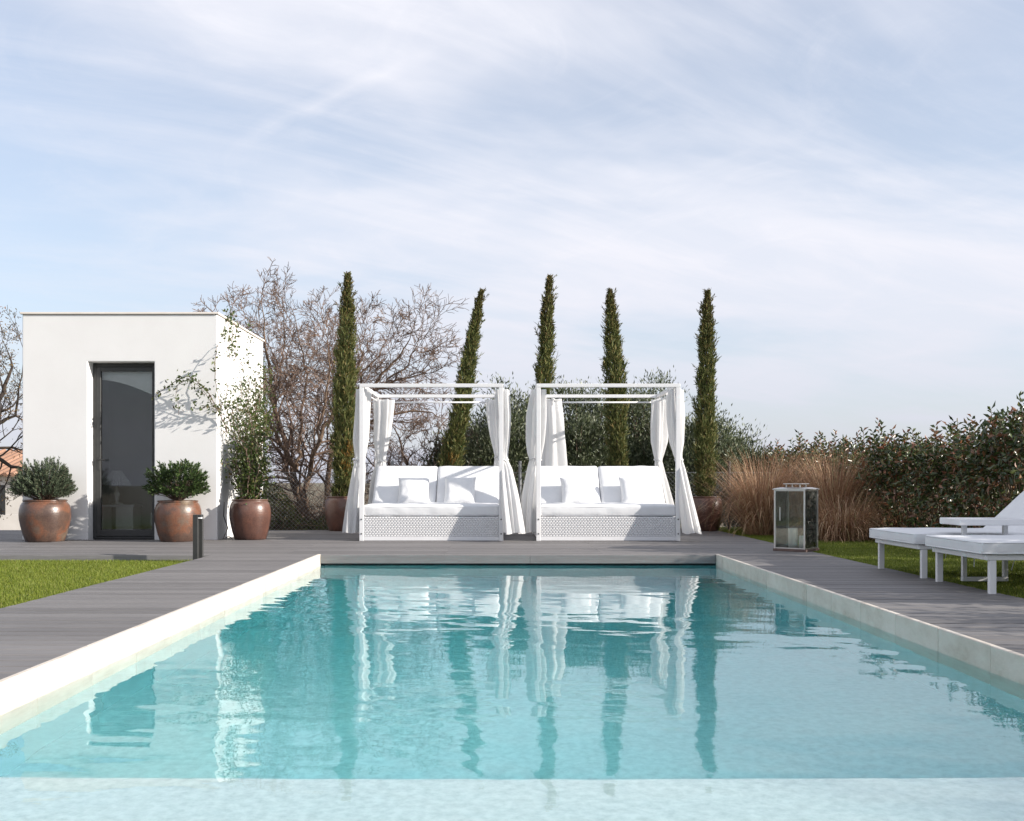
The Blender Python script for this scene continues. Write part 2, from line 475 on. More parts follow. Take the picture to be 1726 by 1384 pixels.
# ------------------------------------------------------------------ mesh helpers
class MB:
    def __init__(s):
        s.v, s.f = [], []

    def add(s, vs, fs):
        o = len(s.v)
        s.v.extend(vs)
        s.f.extend([tuple(i + o for i in f) for f in fs])
        return s

    def box(s, x0, x1, y0, y1, z0, z1):
        vs = [(x0, y0, z0), (x1, y0, z0), (x1, y1, z0), (x0, y1, z0), (x0, y0, z1), (x1, y0, z1), (x1, y1, z1), (x0, y1, z1)]
        return s.add(vs, [(0, 3, 2, 1), (4, 5, 6, 7), (0, 1, 5, 4), (1, 2, 6, 5), (2, 3, 7, 6), (3, 0, 4, 7)])

    def bevel_box(s, x0, x1, y0, y1, z0, z1, c=0.006):
        """box with chamfered edges (24 points)"""
        xs, ys, zs = (x0, x1), (y0, y1), (z0, z1)
        idx = {}
        vs = []
        for i in (0, 1):
            for j in (0, 1):
                for k in (0, 1):
                    sx, sy, sz = (1, -1)[i], (1, -1)[j], (1, -1)[k]
                    p = (xs[i], ys[j], zs[k])
                    for a, off in enumerate(((0, c, c), (c, 0, c), (c, c, 0))):
                        idx[(i, j, k, a)] = len(vs)
                        vs.append((p[0] + sx * off[0], p[1] + sy * off[1], p[2] + sz * off[2]))
        fs = []
        for i in (0, 1):
            q = [idx[(i, 0, 0, 0)], idx[(i, 1, 0, 0)], idx[(i, 1, 1, 0)], idx[(i, 0, 1, 0)]]
            fs.append(q if i else q[::-1])
        for j in (0, 1):
            q = [idx[(0, j, 0, 1)], idx[(1, j, 0, 1)], idx[(1, j, 1, 1)], idx[(0, j, 1, 1)]]
            fs.append(q if not j else q[::-1])
        for k in (0, 1):
            q = [idx[(0, 0, k, 2)], idx[(1, 0, k, 2)], idx[(1, 1, k, 2)], idx[(0, 1, k, 2)]]
            fs.append(q if k else q[::-1])
        for i in (0, 1):
            for j in (0, 1):
                fs.append([idx[(i, j, 0, 0)], idx[(i, j, 1, 0)], idx[(i, j, 1, 1)], idx[(i, j, 0, 1)]])
        for i in (0, 1):
            for k in (0, 1):
                fs.append([idx[(i, 0, k, 0)], idx[(i, 1, k, 0)], idx[(i, 1, k, 2)], idx[(i, 0, k, 2)]])
        for j in (0, 1):
            for k in (0, 1):
                fs.append([idx[(0, j, k, 1)], idx[(1, j, k, 1)], idx[(1, j, k, 2)], idx[(0, j, k, 2)]])
        for i in (0, 1):
            for j in (0, 1):
                for k in (0, 1):
                    fs.append([idx[(i, j, k, 0)], idx[(i, j, k, 1)], idx[(i, j, k, 2)]])
        return s.add(vs, fs)

    def tube(s, pts, radii, sides=6, cap=True):
        pts = [Vector(p) for p in pts]
        n = len(pts)
        if isinstance(radii, (int, float)):
            radii = [radii] * n
        t0 = (pts[1] - pts[0]).normalized()
        up = Vector((0, 0, 1)) if abs(t0.z) < 0.9 else Vector((1, 0, 0))
        a = t0.cross(up).normalized()
        vs, fs = [], []
        for i in range(n):
            t = (pts[min(i + 1, n - 1)] - pts[max(i - 1, 0)])
            t = t.normalized() if t.length > 1e-9 else t0
            a = (a - t * a.dot(t))
            a = a.normalized() if a.length > 1e-6 else t.orthogonal().normalized()
            b = t.cross(a)
            for k in range(sides):
                th = 2 * math.pi * k / sides
                vs.append(tuple(pts[i] + (a * math.cos(th) + b * math.sin(th)) * radii[i]))
        for i in range(n - 1):
            for k in range(sides):
                k2 = (k + 1) % sides
                fs.append((i * sides + k, i * sides + k2, (i + 1) * sides + k2, (i + 1) * sides + k))
        if cap:
            fs.append(tuple(range(sides))[::-1])
            fs.append(tuple((n - 1) * sides + k for k in range(sides)))
        return s.add(vs, fs)

    def lathe(s, prof, seg=40, c=(0, 0, 0)):
        vs, fs = [], []
        for r, z in prof:
            for k in range(seg):
                th = 2 * math.pi * k / seg
                vs.append((c[0] + r * math.cos(th), c[1] + r * math.sin(th), c[2] + z))
        for i in range(len(prof) - 1):
            for k in range(seg):
                k2 = (k + 1) % seg
                fs.append((i * seg + k, i * seg + k2, (i + 1) * seg + k2, (i + 1) * seg + k))
        return s.add(vs, fs)

    def prism(s, poly, axis, a0, a1):
        """extrude a 2-D polygon along an axis ('x','y','z')"""
        n = len(poly)

        def pt(u, v, w):
            return {'x': (w, u, v), 'y': (u, w, v), 'z': (u, v, w)}[axis]
        vs = [pt(u, v, a0) for u, v in poly] + [pt(u, v, a1) for u, v in poly]
        fs = [tuple(range(n))[::-1], tuple(range(n, 2 * n))]
        for i in range(n):
            j = (i + 1) % n
            fs.append((i, j, n + j, n + i))
        return s.add(vs, fs)

    def mesh(s, name, smooth=False):
        me = bpy.data.meshes.new(name)
        me.from_pydata(s.v, [], s.f)
        me.validate()
        if smooth:
            me.polygons.foreach_set('use_smooth', [True] * len(me.polygons))
        me.update()
        return me

    def build(s, name, m, parent=None, smooth=False):
        me = s.mesh(name, smooth)
        me.materials.append(M[m] if isinstance(m, str) else m)
        return link(name, me, parent)


def link(name, me, parent=None):
    o = bpy.data.objects.new(name, me)
    col.objects.link(o)
    if parent is not None:
        o.parent = parent
    return o


def tag(o, label=None, cat=None, group=None, kind=None):
    if label:
        o['label'] = label
    if cat:
        o['category'] = cat
    if group:
        o['group'] = group
    if kind:
        o['kind'] = kind
    return o


def empty(name, loc=(0, 0, 0), rz=0.0):
    o = bpy.data.objects.new(name, None)
    o.empty_display_size = 0.2
    col.objects.link(o)
    o.location = loc
    o.rotation_euler = (0, 0, rz)
    return o


def np_mesh(name, verts, tris, m, parent=None, smooth=False):
    """fast mesh from arrays; tris is (N,3) or (N,4)"""
    me = bpy.data.meshes.new(name)
    k = tris.shape[1]
    me.vertices.add(len(verts))
    me.vertices.foreach_set('co', np.asarray(verts, np.float32).ravel())
    me.loops.add(tris.size)
    me.loops.foreach_set('vertex_index', np.asarray(tris, np.int32).ravel())
    me.polygons.add(len(tris))
    me.polygons.foreach_set('loop_start', np.arange(0, tris.size, k, dtype=np.int32))
    if smooth:
        me.polygons.foreach_set('use_smooth', np.ones(len(tris), bool))
    me.update(calc_edges=True)
    me.validate()
    me.materials.append(M[m] if isinstance(m, str) else m)
    return link(name, me, parent)


def norm(a):
    return a / np.maximum(np.linalg.norm(a, axis=1, keepdims=True), 1e-9)


def leaves(pos, d, length, width, rng, fold=0.25, droop=0.0, nrm=None):
    """folded leaf blades: base, two sides, tip -> two triangles each"""
    n = len(pos)
    d = norm(d)
    ref = rng.normal(size=(n, 3)) if nrm is None else nrm + 0.5 * rng.normal(size=(n, 3))
    side = norm(np.cross(d, ref))
    up = norm(np.cross(side, d))
    L = (np.ones(n) * length if np.isscalar(length) else length)[:, None]
    W = (np.ones(n) * width if np.isscalar(width) else width)[:, None]
    base = pos
    mid = pos + d * L * 0.5
    tip = pos + d * L - up * L * droop
    lf = mid + side * W * 0.5 + up * W * fold
    rt = mid - side * W * 0.5 + up * W * fold
    v = np.stack([base, lf, tip, rt], 1).reshape(-1, 3)
    i = np.arange(n)[:, None] * 4
    t = np.concatenate([i + np.array([[0, 1, 2]]), i + np.array([[0, 2, 3]])], 1).reshape(-1, 3)
    return v, t


def rounded_box(w, d, h, r, n=6, puff=0.0, seed=0, sag=0.0, wr=0.004):
    """soft cushion: rounded box, centred in x/y, base at z=0"""
    mb = MB()
    rng = random.Random(seed)
    ox, oy, oz = rng.random() * 50, rng.random() * 50, rng.random() * 50
    idx = {}
    hx, hy, hz = w / 2, d / 2, h / 2

    def coords(L, half):
        k = max(3, int(L / 0.06))
        core = [-half + r + (L - 2 * r) * i / k for i in range(k + 1)]
        e = [-half, -half + r * 0.35]
        return sorted(set([-half, -half + r * 0.35] + core + [half - r * 0.35, half]))
    X, Y, Z = coords(w, hx), coords(d, hy), coords(h, hz)
    nx, ny, nz = len(X), len(Y), len(Z)

    def vert(i, j, k):
        key = (i, j, k)
        if key in idx:
            return idx[key]
        p = Vector((X[i], Y[j], Z[k]))
        c = Vector((max(-hx + r, min(hx - r, p.x)), max(-hy + r, min(hy - r, p.y)), max(-hz + r, min(hz - r, p.z))))
        dd = p - c
        nn = dd.normalized() if dd.length > 1e-9 else Vector((0, 0, 0))
        q = c + nn * r if dd.length > 1e-9 else p
        fx, fy = 1 - (p.x / hx) ** 2, 1 - (p.y / hy) ** 2
        q.z += puff * math.copysign(1, p.z) * max(fx, 0) ** 0.5 * max(fy, 0) ** 0.5 * (abs(p.z) / hz)
        q.z -= sag * max(fx, 0) * max(fy, 0)
        q += nn * wr * 2.2 * mnoise.noise(Vector((q.x * 6 + ox, q.y * 6 + oy, q.z * 9 + oz)))
        idx[key] = len(mb.v)
        mb.v.append((q.x, q.y, q.z + hz))
        return idx[key]
    for i in range(nx - 1):
        for j in range(ny - 1):
            mb.f.append((vert(i, j, 0), vert(i, j + 1, 0), vert(i + 1, j + 1, 0), vert(i + 1, j, 0)))
            mb.f.append((vert(i, j, nz - 1), vert(i + 1, j, nz - 1), vert(i + 1, j + 1, nz - 1), vert(i, j + 1, nz - 1)))
    for i in range(nx - 1):
        for k in range(nz - 1):
            mb.f.append((vert(i, 0, k), vert(i + 1, 0, k), vert(i + 1, 0, k + 1), vert(i, 0, k + 1)))
            mb.f.append((vert(i, ny - 1, k), vert(i, ny - 1, k + 1), vert(i + 1, ny - 1, k + 1), vert(i + 1, ny - 1, k)))
    for j in range(ny - 1):
        for k in range(nz - 1):
            mb.f.append((vert(0, j, k), vert(0, j, k + 1), vert(0, j + 1, k + 1), vert(0, j + 1, k)))
            mb.f.append((vert(nx - 1, j, k), vert(nx - 1, j + 1, k), vert(nx - 1, j + 1, k + 1), vert(nx - 1, j, k + 1)))
    return mb


def piping(cushion, w, d, z, m='cushion'):
    """welt cord along a cushion's edge"""
    mb = MB()
    c = 0.03
    hx, hy = w / 2 - 0.004, d / 2 - 0.004
    pts = []
    for sx, sy, a0 in ((1, 1, 0), (-1, 1, 90), (-1, -1, 180), (1, -1, 270)):
        for k in range(4):
            a = R(a0 + k * 30)
            pts.append((sx * (hx - c) + c * math.cos(a), sy * (hy - c) + c * math.sin(a), z))
    pts.append(pts[0])
    mb.tube(pts, 0.0045, 5, False)
    return mb.build('piping', m, cushion, True)


# ------------------------------------------------------------------ the ground
XL, XR, YF, YN = -2.02, 2.43, 11.36, -1.6      # pool
DL, DR = -3.23, 3.67                           # outer edges of the two walkways
YB = 17.35                                     # back edge of the platform
ZW = -0.125                                    # water level


def terrain():
    """one sheet to the horizon with the pool left out, sinking gently beyond the garden"""
    xs = [-3000, -600, -150, -60, -40, -25, -16, -10, -6, XL - 0.3, XR + 0.3, 6, 10, 16, 25, 40, 60, 150, 600, 3000]
    ys = [-600, -150, -50, -25, -10, YN - 0.3, 2, 6, YF + 0.5, 14, 18, 22, 27, 33, 40, 60, 110, 250, 700, 3000]
    mb = MB()
    ix = {}
    for i, x in enumerate(xs):
        for j, y in enumerate(ys):
            t = min(max((y - 20) / 18, 0), 1)
            t2 = min(max((-x - 9) / 12, 0), 1)
            z = -0.16 - 1.3 * max(t * t * (3 - 2 * t), t2 * t2 * (3 - 2 * t2))
            ix[i, j] = len(mb.v)
            mb.v.append((x, y, z))
    for i in range(len(xs) - 1):
        for j in range(len(ys) - 1):
            if xs[i] >= XL - 0.31 and xs[i + 1] <= XR + 0.31 and ys[j] >= YN - 0.31 and ys[j + 1] <= YF + 0.51:
                continue
            mb.f.append((ix[i, j], ix[i + 1, j], ix[i + 1, j + 1], ix[i, j + 1]))
    return tag(mb.build('ground', 'soil', smooth=True), kind='structure')


terrain()


# ------------------------------------------------------------------ pool basin, coping, water
def pool():
    b = MB()
    zf, zl, yl = -2.05, -0.335, 3.41      # the floor falls away towards the far end
    # floor, ledge, ledge riser, four walls, each with thickness behind
    b.prism([(YN - 0.25, zf - 0.2), (YF + 0.9, zf - 0.2), (YF + 0.9, -2.0), (8.6, -1.85), (5.2, -1.12), (yl, -1.02), (YN - 0.25, -1.02)], 'x', XL - 0.25, XR + 0.25)
    b.box(XL - 0.02, XR + 0.02, YN, yl, -1.1, zl)
    b.box(XL - 0.25, XL - 0.012, YN - 0.25, YF + 0.9, zf, -0.03)
    b.box(XR + 0.012, XR + 0.25, YN - 0.25, YF + 0.9, zf, -0.03)
    b.box(XL - 0.012, XR + 0.012, YF + 0.35, YF + 0.6, zf, -0.12)
    b.box(XL - 0.012, XR + 0.012, YN - 0.25, YN, zf, -0.03)
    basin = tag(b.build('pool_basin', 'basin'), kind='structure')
    for side in (-1, 1):
        me = None
        k = 0
        y = YN
        L = 0.60
        while y < YF - 0.05:
            l = min(L, YF - y)
            if me is None or l < L - 1e-6:
                mm = MB()
                mm.bevel_box(0, 0.034, 0.0022, l - 0.0022, -0.46, 0.006, 0.004)
                m_ = mm.mesh('coping_slab')
                m_.materials.append(M['coping'])
                if me is None:
                    me = m_
            o = link('coping_slab', me if l >= L - 1e-6 else m_, basin)
            o.location = ((XL - 0.034 if side < 0 else XR), y, 0.0)
            o.rotation_euler = (0, 0, 0)
            o.location.x += random.Random(k * 7 + side).uniform(-0.002, 0.002)
            y += L
            k += 1
    return basin


basin = pool()


def water():
    rng = np.random.default_rng(5)
    xs = np.linspace(XL - 0.01, XR + 0.01, 215)
    ys = np.concatenate([np.linspace(YN - 0.05, 2.0, 40)[:-1], np.linspace(2.0, YF + 0.45, 470)])
    X, Y = np.meshgrid(xs, ys, indexing='ij')
    Z = np.zeros_like(X)
    n = 64
    lam = 0.075 * (0.9 / 0.075) ** rng.random(n)
    th = rng.normal(R(78), R(38), n)
    for i in range(n):
        k = 2 * math.pi / lam[i]
        slope = 0.0115 * math.sqrt(2.0 / n) * (1.15 if lam[i] > 0.2 else 0.9)
        Z += slope / k * np.sin(k * (math.cos(th[i]) * X + math.sin(th[i]) * Y) + rng.random() * 6.28)
    # calmer and livelier patches
    pat = 0.75 + 0.35 * np.sin(X * 1.1 + 0.6 * Y + 1.2) * np.sin(Y * 0.55 - 0.5 * X) + 0.2 * np.sin(2.1 * Y + X)
    Z = ZW + Z * pat
    nx, ny = X.shape
    v = np.stack([X, Y, Z], -1).reshape(-1, 3)
    I = np.arange(nx * ny).reshape(nx, ny)
    q = np.stack([I[:-1, :-1], I[1:, :-1], I[1:, 1:], I[:-1, 1:]], -1).reshape(-1, 4)
    # sides and bottom, hidden inside the basin walls, close the body of water
    rim = np.concatenate([I[:, 0], I[-1, 1:], I[-2::-1, -1], I[0, -2:0:-1]])
    nb = len(v)
    low = v[rim].copy()
    low[:, 2] = -2.1
    v = np.concatenate([v, low])
    m = len(rim)
    a = np.arange(m)
    b = (a + 1) % m
    sides = np.stack([rim[a], nb + a, nb + b, rim[b]], -1)
    fs = [tuple(f) for f in q.tolist()] + [tuple(f) for f in sides.tolist()] + [tuple((nb + a).tolist()[::-1])]
    me = bpy.data.meshes.new('pool_water')
    me.from_pydata(v.tolist(), [], fs)
    sm = [True] * len(q) + [False] * (m + 1)
    me.polygons.foreach_set('use_smooth', sm)
    me.update()
    me.materials.append(M['water'])
    return tag(link('pool_water', me), kind='structure')


WATER = water()

# ------------------------------------------------------------------ decking
PITCH, GAP = 0.150, 0.016
plank_cache = {}


def plank(parent, x0, x1, y, rng):
    L = round(x1 - x0, 3)
    if L not in plank_cache:
        mb = MB()
        w = PITCH - GAP
        c = 0.006
        poly = [(0, -0.024), (w, -0.024), (w, -c), (w - c, 0), (c, 0), (0, -c)]
        mb.prism(poly, 'x', 0.002, L - 0.002)
        me = mb.mesh('plank')
        me.materials.append(M['deck'])
        plank_cache[L] = me
    o = link('plank', plank_cache[L], parent)
    o.location = (x0, y + GAP / 2, rng.uniform(-0.0012, 0.0012))
    return o


def walkway(name, x0, x1, y0, y1):
    mb = MB().box(x0 + 0.02, x1 - 0.02, y0, y1 - 0.01, -0.15, -0.032)
    d = tag(mb.build(name, 'deck_dark'), kind='structure')
    rng = random.Random(name)
    n = int(round((y1 - y0) / PITCH))
    for i in range(n):
        plank(d, x0, x1, y0 + i * PITCH, rng)
    return d


nrow = 64
walkway('left_deck', DL, XL - 0.036, YF - nrow * PITCH, YF)
walkway('right_deck', XR + 0.036, DR, YF - nrow * PITCH, YF)


def platform():
    x0, x1 = -10.0, DR
    mb = MB()
    mb.box(x0 + 0.02, x1 - 0.02, YF + 0.05, YB - 0.02, -0.15, -0.032)
    d = tag(mb.build('pool_deck', 'deck_dark'), kind='structure')
    rng = random.Random(3)
    n = int((YB - YF) / PITCH)
    for i in range(n):
        y = YF + i * PITCH
        spans = [(x0, x1)] if y < 14.30 else [(x0, -6.80), (-4.01, x1)]
        for a, b in spans:
            if b - a < 4.5:
                cuts = [a, b]
            else:
                off = (i % 2) * 1.8
                cuts = [a] + [c for c in np.arange(a + 2.17 + off, b - 0.4, 3.6).tolist()] + [b]
            for c0, c1 in zip(cuts[:-1], cuts[1:]):
                plank(d, round(c0, 3), round(c1, 3), y, rng)
    # fascia boards over the far end of the pool and along the lawn
    jx = P(893, 0, YF).x
    for a, b in ((XL + 0.004, jx - 0.002), (jx + 0.002, XR - 0.004)):
        MB().bevel_box(a, b, YF - 0.022, YF - 0.001, -0.098, -0.004, 0.002).build('fascia_board', 'fascia', d)
    for a, b in ((-10.0, -6.6), (-6.596, DL - 0.004)):
        MB().bevel_box(a, b, YF - 0.022, YF - 0.001, -0.10, -0.004, 0.002).build('fascia_board', 'fascia', d)
    return d


platform()

# ------------------------------------------------------------------ lawns
ZT = -0.075


def lawn(name, x0, x1, y0, y1, zt, dens, seed, poly=None):
    b = MB().box(x0, x1, y0, y1, zt - 0.06, zt)
    base = tag(b.build(name, 'turf_base'), kind='structure')
    rng = np.random.default_rng(seed)
    n = int((x1 - x0) * (y1 - y0) * dens)
    x = rng.uniform(x0, x1, n)
    y = rng.uniform(y0, y1, n)
    if poly is not None:
        k = poly(x, y)
        x, y = x[k], y[k]
    n = len(x)
    h = rng.uniform(0.018, 0.036, n)
    a = rng.uniform(0, 2 * math.pi, n)
    lean = rng.uniform(0.1, 0.9, n) * h
    w = rng.uniform(0.0018, 0.0034, n)
    p0 = np.stack([x - w * np.sin(a), y + w * np.cos(a), np.full(n, zt)], 1)
    p1 = np.stack([x + w * np.sin(a), y - w * np.cos(a), np.full(n, zt)], 1)
    p2 = np.stack([x + lean * np.cos(a), y + lean * np.sin(a), zt + h], 1)
    v = np.stack([p0, p1, p2], 1).reshape(-1, 3)
    t = np.arange(3 * n).reshape(-1, 3)
    g = np_mesh('turf', v, t, 'turf')
    return g


g1 = lawn('left_lawn', -9.5, DL - 0.004, 1.0, YF - 0.03, ZT, 9000, 11,
          lambda x, y: (y > 3.6) & (x > -0.60 * y - 2.0))
tag(g1, 'sunlit green artificial turf left of the walkway', 'turf', kind='stuff')
g2 = lawn('right_lawn', DR + 0.004, 7.4, 1.0, 18.6, -0.03, 6500, 12,
          lambda x, y: (y > 3.0) & (x < 5.6))
tag(g2, 'shaded green artificial turf under the loungers', 'turf', kind='stuff')

# ------------------------------------------------------------------ pool house
BX0, BX1, BY0, BY1, BH = -6.79, -4.02, 14.33, 17.10, 3.23
DX0, DX1, DH, DREC = -5.86, -4.915, 2.53, 0.25


def pool_house():
    h = empty('pool_house', ((BX0 + BX1) / 2, BY0, 0))
    tag(h, 'white flat-roofed pool house with a dark glass door', 'building')
    cx, cy = (BX0 + BX1) / 2, BY0

    def lx(x):
        return x - cx
    t = 0.25
    z0 = -0.03
    W = MB()
    x0, x1, d = lx(BX0), lx(BX1), BY1 - BY0
    e0, e1 = lx(DX0), lx(DX1)
    # front wall with the door opening as one continuous front plane
    fr = [(x0, z0), (e0, z0), (e0, DH), (e1, DH), (e1, z0), (x1, z0), (x1, BH - 0.03), (x0, BH - 0.03)]
    W.prism(fr, 'y', 0, t)
    W.box(x0, x0 + t, t, d, z0, BH - 0.03)
    W.box(x1 - t, x1, t, d, z0, BH - 0.03)
    W.box(x0 + t, x1 - t, d - t, d, z0, BH - 0.03)
    wall = W.build('wall', 'plaster', h)
    bv = wall.modifiers.new('soft_edges', 'BEVEL')
    bv.width = 0.012
    bv.segments = 2
    bv.limit_method = 'ANGLE'
    r = MB().bevel_box(x0 - 0.025, x1 + 0.025, -0.025, d + 0.025, BH - 0.028, BH, 0.004).build('roof_edge', 'roof_trim', h)
    MB().box(x0 + t, x1 - t, t, d - t, 0.0, 0.03).build('room_floor', 'room_floor', h)
    MB().box(x0 + t + 0.002, x1 - t - 0.002, t + 0.002, d - t - 0.002, 2.9, 2.95).build('ceiling', 'room', h)
    mb = MB()
    mb.box(x0 + t + 0.003, x1 - t - 0.003, d - t - 0.02, d - t - 0.004, 0.03, 2.9)
    mb.box(x0 + t + 0.003, x0 + t + 0.02, t + 0.01, d - t - 0.03, 0.03, 2.9)
    mb.box(x1 - t - 0.02, x1 - t - 0.003, t + 0.01, d - t - 0.03, 0.03, 2.9)
    mb.build('room_lining', 'room', h)
    # door: frame, leaf with glass, handle, threshold
    y = DREC - 0.07
    f = MB()
    fw = 0.055
    f.bevel_box(e0 + 0.002, e0 + fw, y, y + 0.07, 0.0, DH - 0.002, 0.003)
    f.bevel_box(e1 - fw, e1 - 0.002, y, y + 0.07, 0.0, DH - 0.002, 0.003)
    f.bevel_box(e0 + fw, e1 - fw, y, y + 0.07, DH - fw, DH - 0.002, 0.003)
    f.bevel_box(e0 + fw, e1 - fw, y, y + 0.07, 0.0, 0.035, 0.003)
    f.build('door_frame', 'dark_metal', h)
    g = MB()
    a0, a1 = e0 + fw + 0.004, e1 - fw - 0.004
    lw = 0.06
    yl = y - 0.014
    g.bevel_box(a0, a0 + lw, yl, yl + 0.055, 0.04, DH - fw - 0.004, 0.003)
    g.bevel_box(a1 - lw * 0.5, a1, yl, yl + 0.055, 0.04, DH - fw - 0.004, 0.003)
    g.bevel_box(a0 + lw, a1 - lw * 0.5, yl, yl + 0.055, DH - fw - 0.004 - lw, DH - fw - 0.004, 0.003)
    g.bevel_box(a0 + lw, a1 - lw * 0.5, yl, yl + 0.055, 0.04, 0.04 + 0.09, 0.003)
    leaf = g.build('door', 'dark_metal', h)
    MB().box(a0 + lw - 0.005, a1 - lw * 0.5 + 0.005, yl + 0.024, yl + 0.032, 0.125, DH - fw - lw + 0.001).build('pane', 'door_glass', leaf)
    hb = MB()
    hz = 1.12
    hx = a0 + 0.028
    hb.bevel_box(hx - 0.017, hx + 0.017, yl - 0.010, yl, hz - 0.13, hz + 0.06, 0.003)
    hb.tube([(hx, yl, hz + 0.02), (hx, yl - 0.05, hz + 0.02)], 0.011, 8)
    hb.tube([(hx - 0.012, yl - 0.05, hz + 0.02), (hx + 0.11, yl - 0.052, hz + 0.016)], 0.010, 8)
    hb.build('handle', 'cable', leaf)
    # pale arched panel added inside the glass to make the bright curve
    ar = MB()
    top = DH - 0.06
    pts = []
    for i in range(13):
        s = i / 12
        pts.append((a0 + (a1 - a0) * s, top - 0.17 - 0.25 * s ** 1.7))
    poly = [(a0, top + 0.02)] + pts + [(a1, top + 0.02)]
    ar.prism(poly[::-1], 'y', DREC + 0.02, DREC + 0.05)
    ar.build('added_pale_arch', 'linen', h)
    return h


pool_house()


def table_lamp():
    b = P(197, 893, 15.9)
    t = empty('table_lamp', (b.x, b.y, 0.47))
    tag(t, 'white pleated cone table lamp behind the glass door', 'lamp')
    MB().lathe([(0.0, 0.0), (0.09, 0.0), (0.09, 0.015), (0.02, 0.03), (0.035, 0.10), (0.045, 0.16), (0.02, 0.22), (0.012, 0.30), (0, 0.30)], 20).build('lamp_base', 'linen', t, True)
    mb = MB()
    seg = 60
    pr = [(0.21, 0.30), (0.20, 0.33), (0.07, 0.53)]
    for r, z in pr:
        for k in range(seg):
            rr = r * (1 + (0.03 if k % 2 else -0.03))
            mb.v.append((rr * math.cos(2 * math.pi * k / seg), rr * math.sin(2 * math.pi * k / seg), z))
    for i in range(2):
        for k in range(seg):
            k2 = (k + 1) % seg
            mb.f.append((i * seg + k, i * seg + k2, (i + 1) * seg + k2, (i + 1) * seg + k))
    mb.build('lamp_shade', 'linen', t)
    s = empty('side_table', (b.x, b.y, 0.03))
    tag(s, 'small white side table under the lamp behind the glass door', 'table')
    MB().bevel_box(-0.20, 0.34, -0.2, 0.2, 0.40, 0.435, 0.004).build('table_top', 'white_metal', s)
    MB().bevel_box(0.05, 0.32, -0.18, 0.18, 0.0, 0.40, 0.004).build('drawer_unit', 'linen', s)
    MB().bevel_box(-0.19, -0.15, -0.18, 0.18, 0.0, 0.40, 0.004).build('side_panel', 'white_metal', s)
    so = empty('sofa', (-4.95, 16.45, 0.03))
    tag(so, 'pale sofa inside the pool house behind the glass door', 'sofa')
    MB().bevel_box(-0.62, 0.62, -0.4, 0.4, 0.08, 0.30, 0.01).build('sofa_base', 'cushion', so)
    o = rounded_box(1.2, 0.7, 0.16, 0.05, seed=61).build('seat_cushion', 'cushion', so, True)
    o.location = (0, -0.05, 0.30)
    o = rounded_box(1.2, 0.18, 0.46, 0.06, seed=62).build('backrest', 'cushion', so, True)
    o.location = (0, 0.28, 0.42)
    # a mirror leaning on the table
    m = MB()
    m.bevel_box(-0.04, 0.04, -0.012, 0.012, 0.0, 0.62, 0.003)
    o = m.build('wooden_easel_leg', 'linen')
    o.location = (b.x - 0.16, b.y - 0.38, 0.03)
    o.rotation_euler = (R(-6), R(-9), 0)
    tag(o, 'pale leaning board in front of the lamp table behind the glass door', 'board')
    o.name = 'leaning_board'


table_lamp()


# ------------------------------------------------------------------ pots
def pot_profile(rm, h):
    p = [(0.0, 0.0), (0.72, 0.0), (0.755, 0.02), (0.85, 0.18), (0.93, 0.36), (0.985, 0.52), (1.0, 0.64), (0.985, 0.76), (0.935, 0.87), (0.86, 0.935),
         (0.825, 0.95), (0.83, 0.958), (0.855, 0.967), (0.862, 0.98), (0.855, 0.995), (0.83, 1.0), (0.79, 0.995), (0.765, 0.97), (0.765, 0.90), (0.0, 0.895)]
    return [(r * rm, z * h) for r, z in p]


def pot(loc, rm, h, m, label):
    t = empty('plant_pot', loc)
    tag(t, label, 'plant pot', 'brown glazed pots on the deck')
    pr = pot_profile(rm, h)
    MB().lathe(pr[:-1], 56).build('vessel', m, t, True)
    s = MB().lathe([(0.775 * rm, 0.90 * h), (0.4 * rm, 0.915 * h), (0.0, 0.92 * h)], 24).build('soil', 'pot_soil', t, True)
    t.rotation_euler = (0, 0, random.Random(label).uniform(0, 6.28))
    return t


pA = P(76, 0, 13.95)
pB = P(300, 0, 13.95)
pC = P(422, 0, 14.42)
pD = P(577, 0, 17.0)
pE = P(1188, 0, 17.0)
pot((pA.x, 13.95, 0), 0.335, 0.575, 'pot', 'orange-streaked brown pot left of the glass door')
pot((pB.x, 13.95, 0), 0.315, 0.565, 'pot', 'mottled brown pot right of the glass door')
pot((pC.x, 14.42, 0), 0.295, 0.575, 'pot_red', 'red-brown pot with the vine at the pool house corner')
pot((pD.x, 17.0, 0), 0.30, 0.58, 'pot_red', 'dull red pot of the tallest cypress, half behind the left daybed curtain')
pot((pE.x, 17.0, 0), 0.30, 0.58, 'pot_red', 'dark red pot of the rightmost cypress, right of the right daybed')
for i, (px, lab) in enumerate(((752, 'red pot hidden behind the left daybed under the leaning cypress'),
                               (908, 'red pot behind the left curtains of the right daybed'),
                               (1045, 'red pot hidden behind the right daybed backrest'))):
    q = P(px, 0, 17.0)
    pot((q.x, 17.0, 0), 0.30, 0.58, 'pot_red', lab)


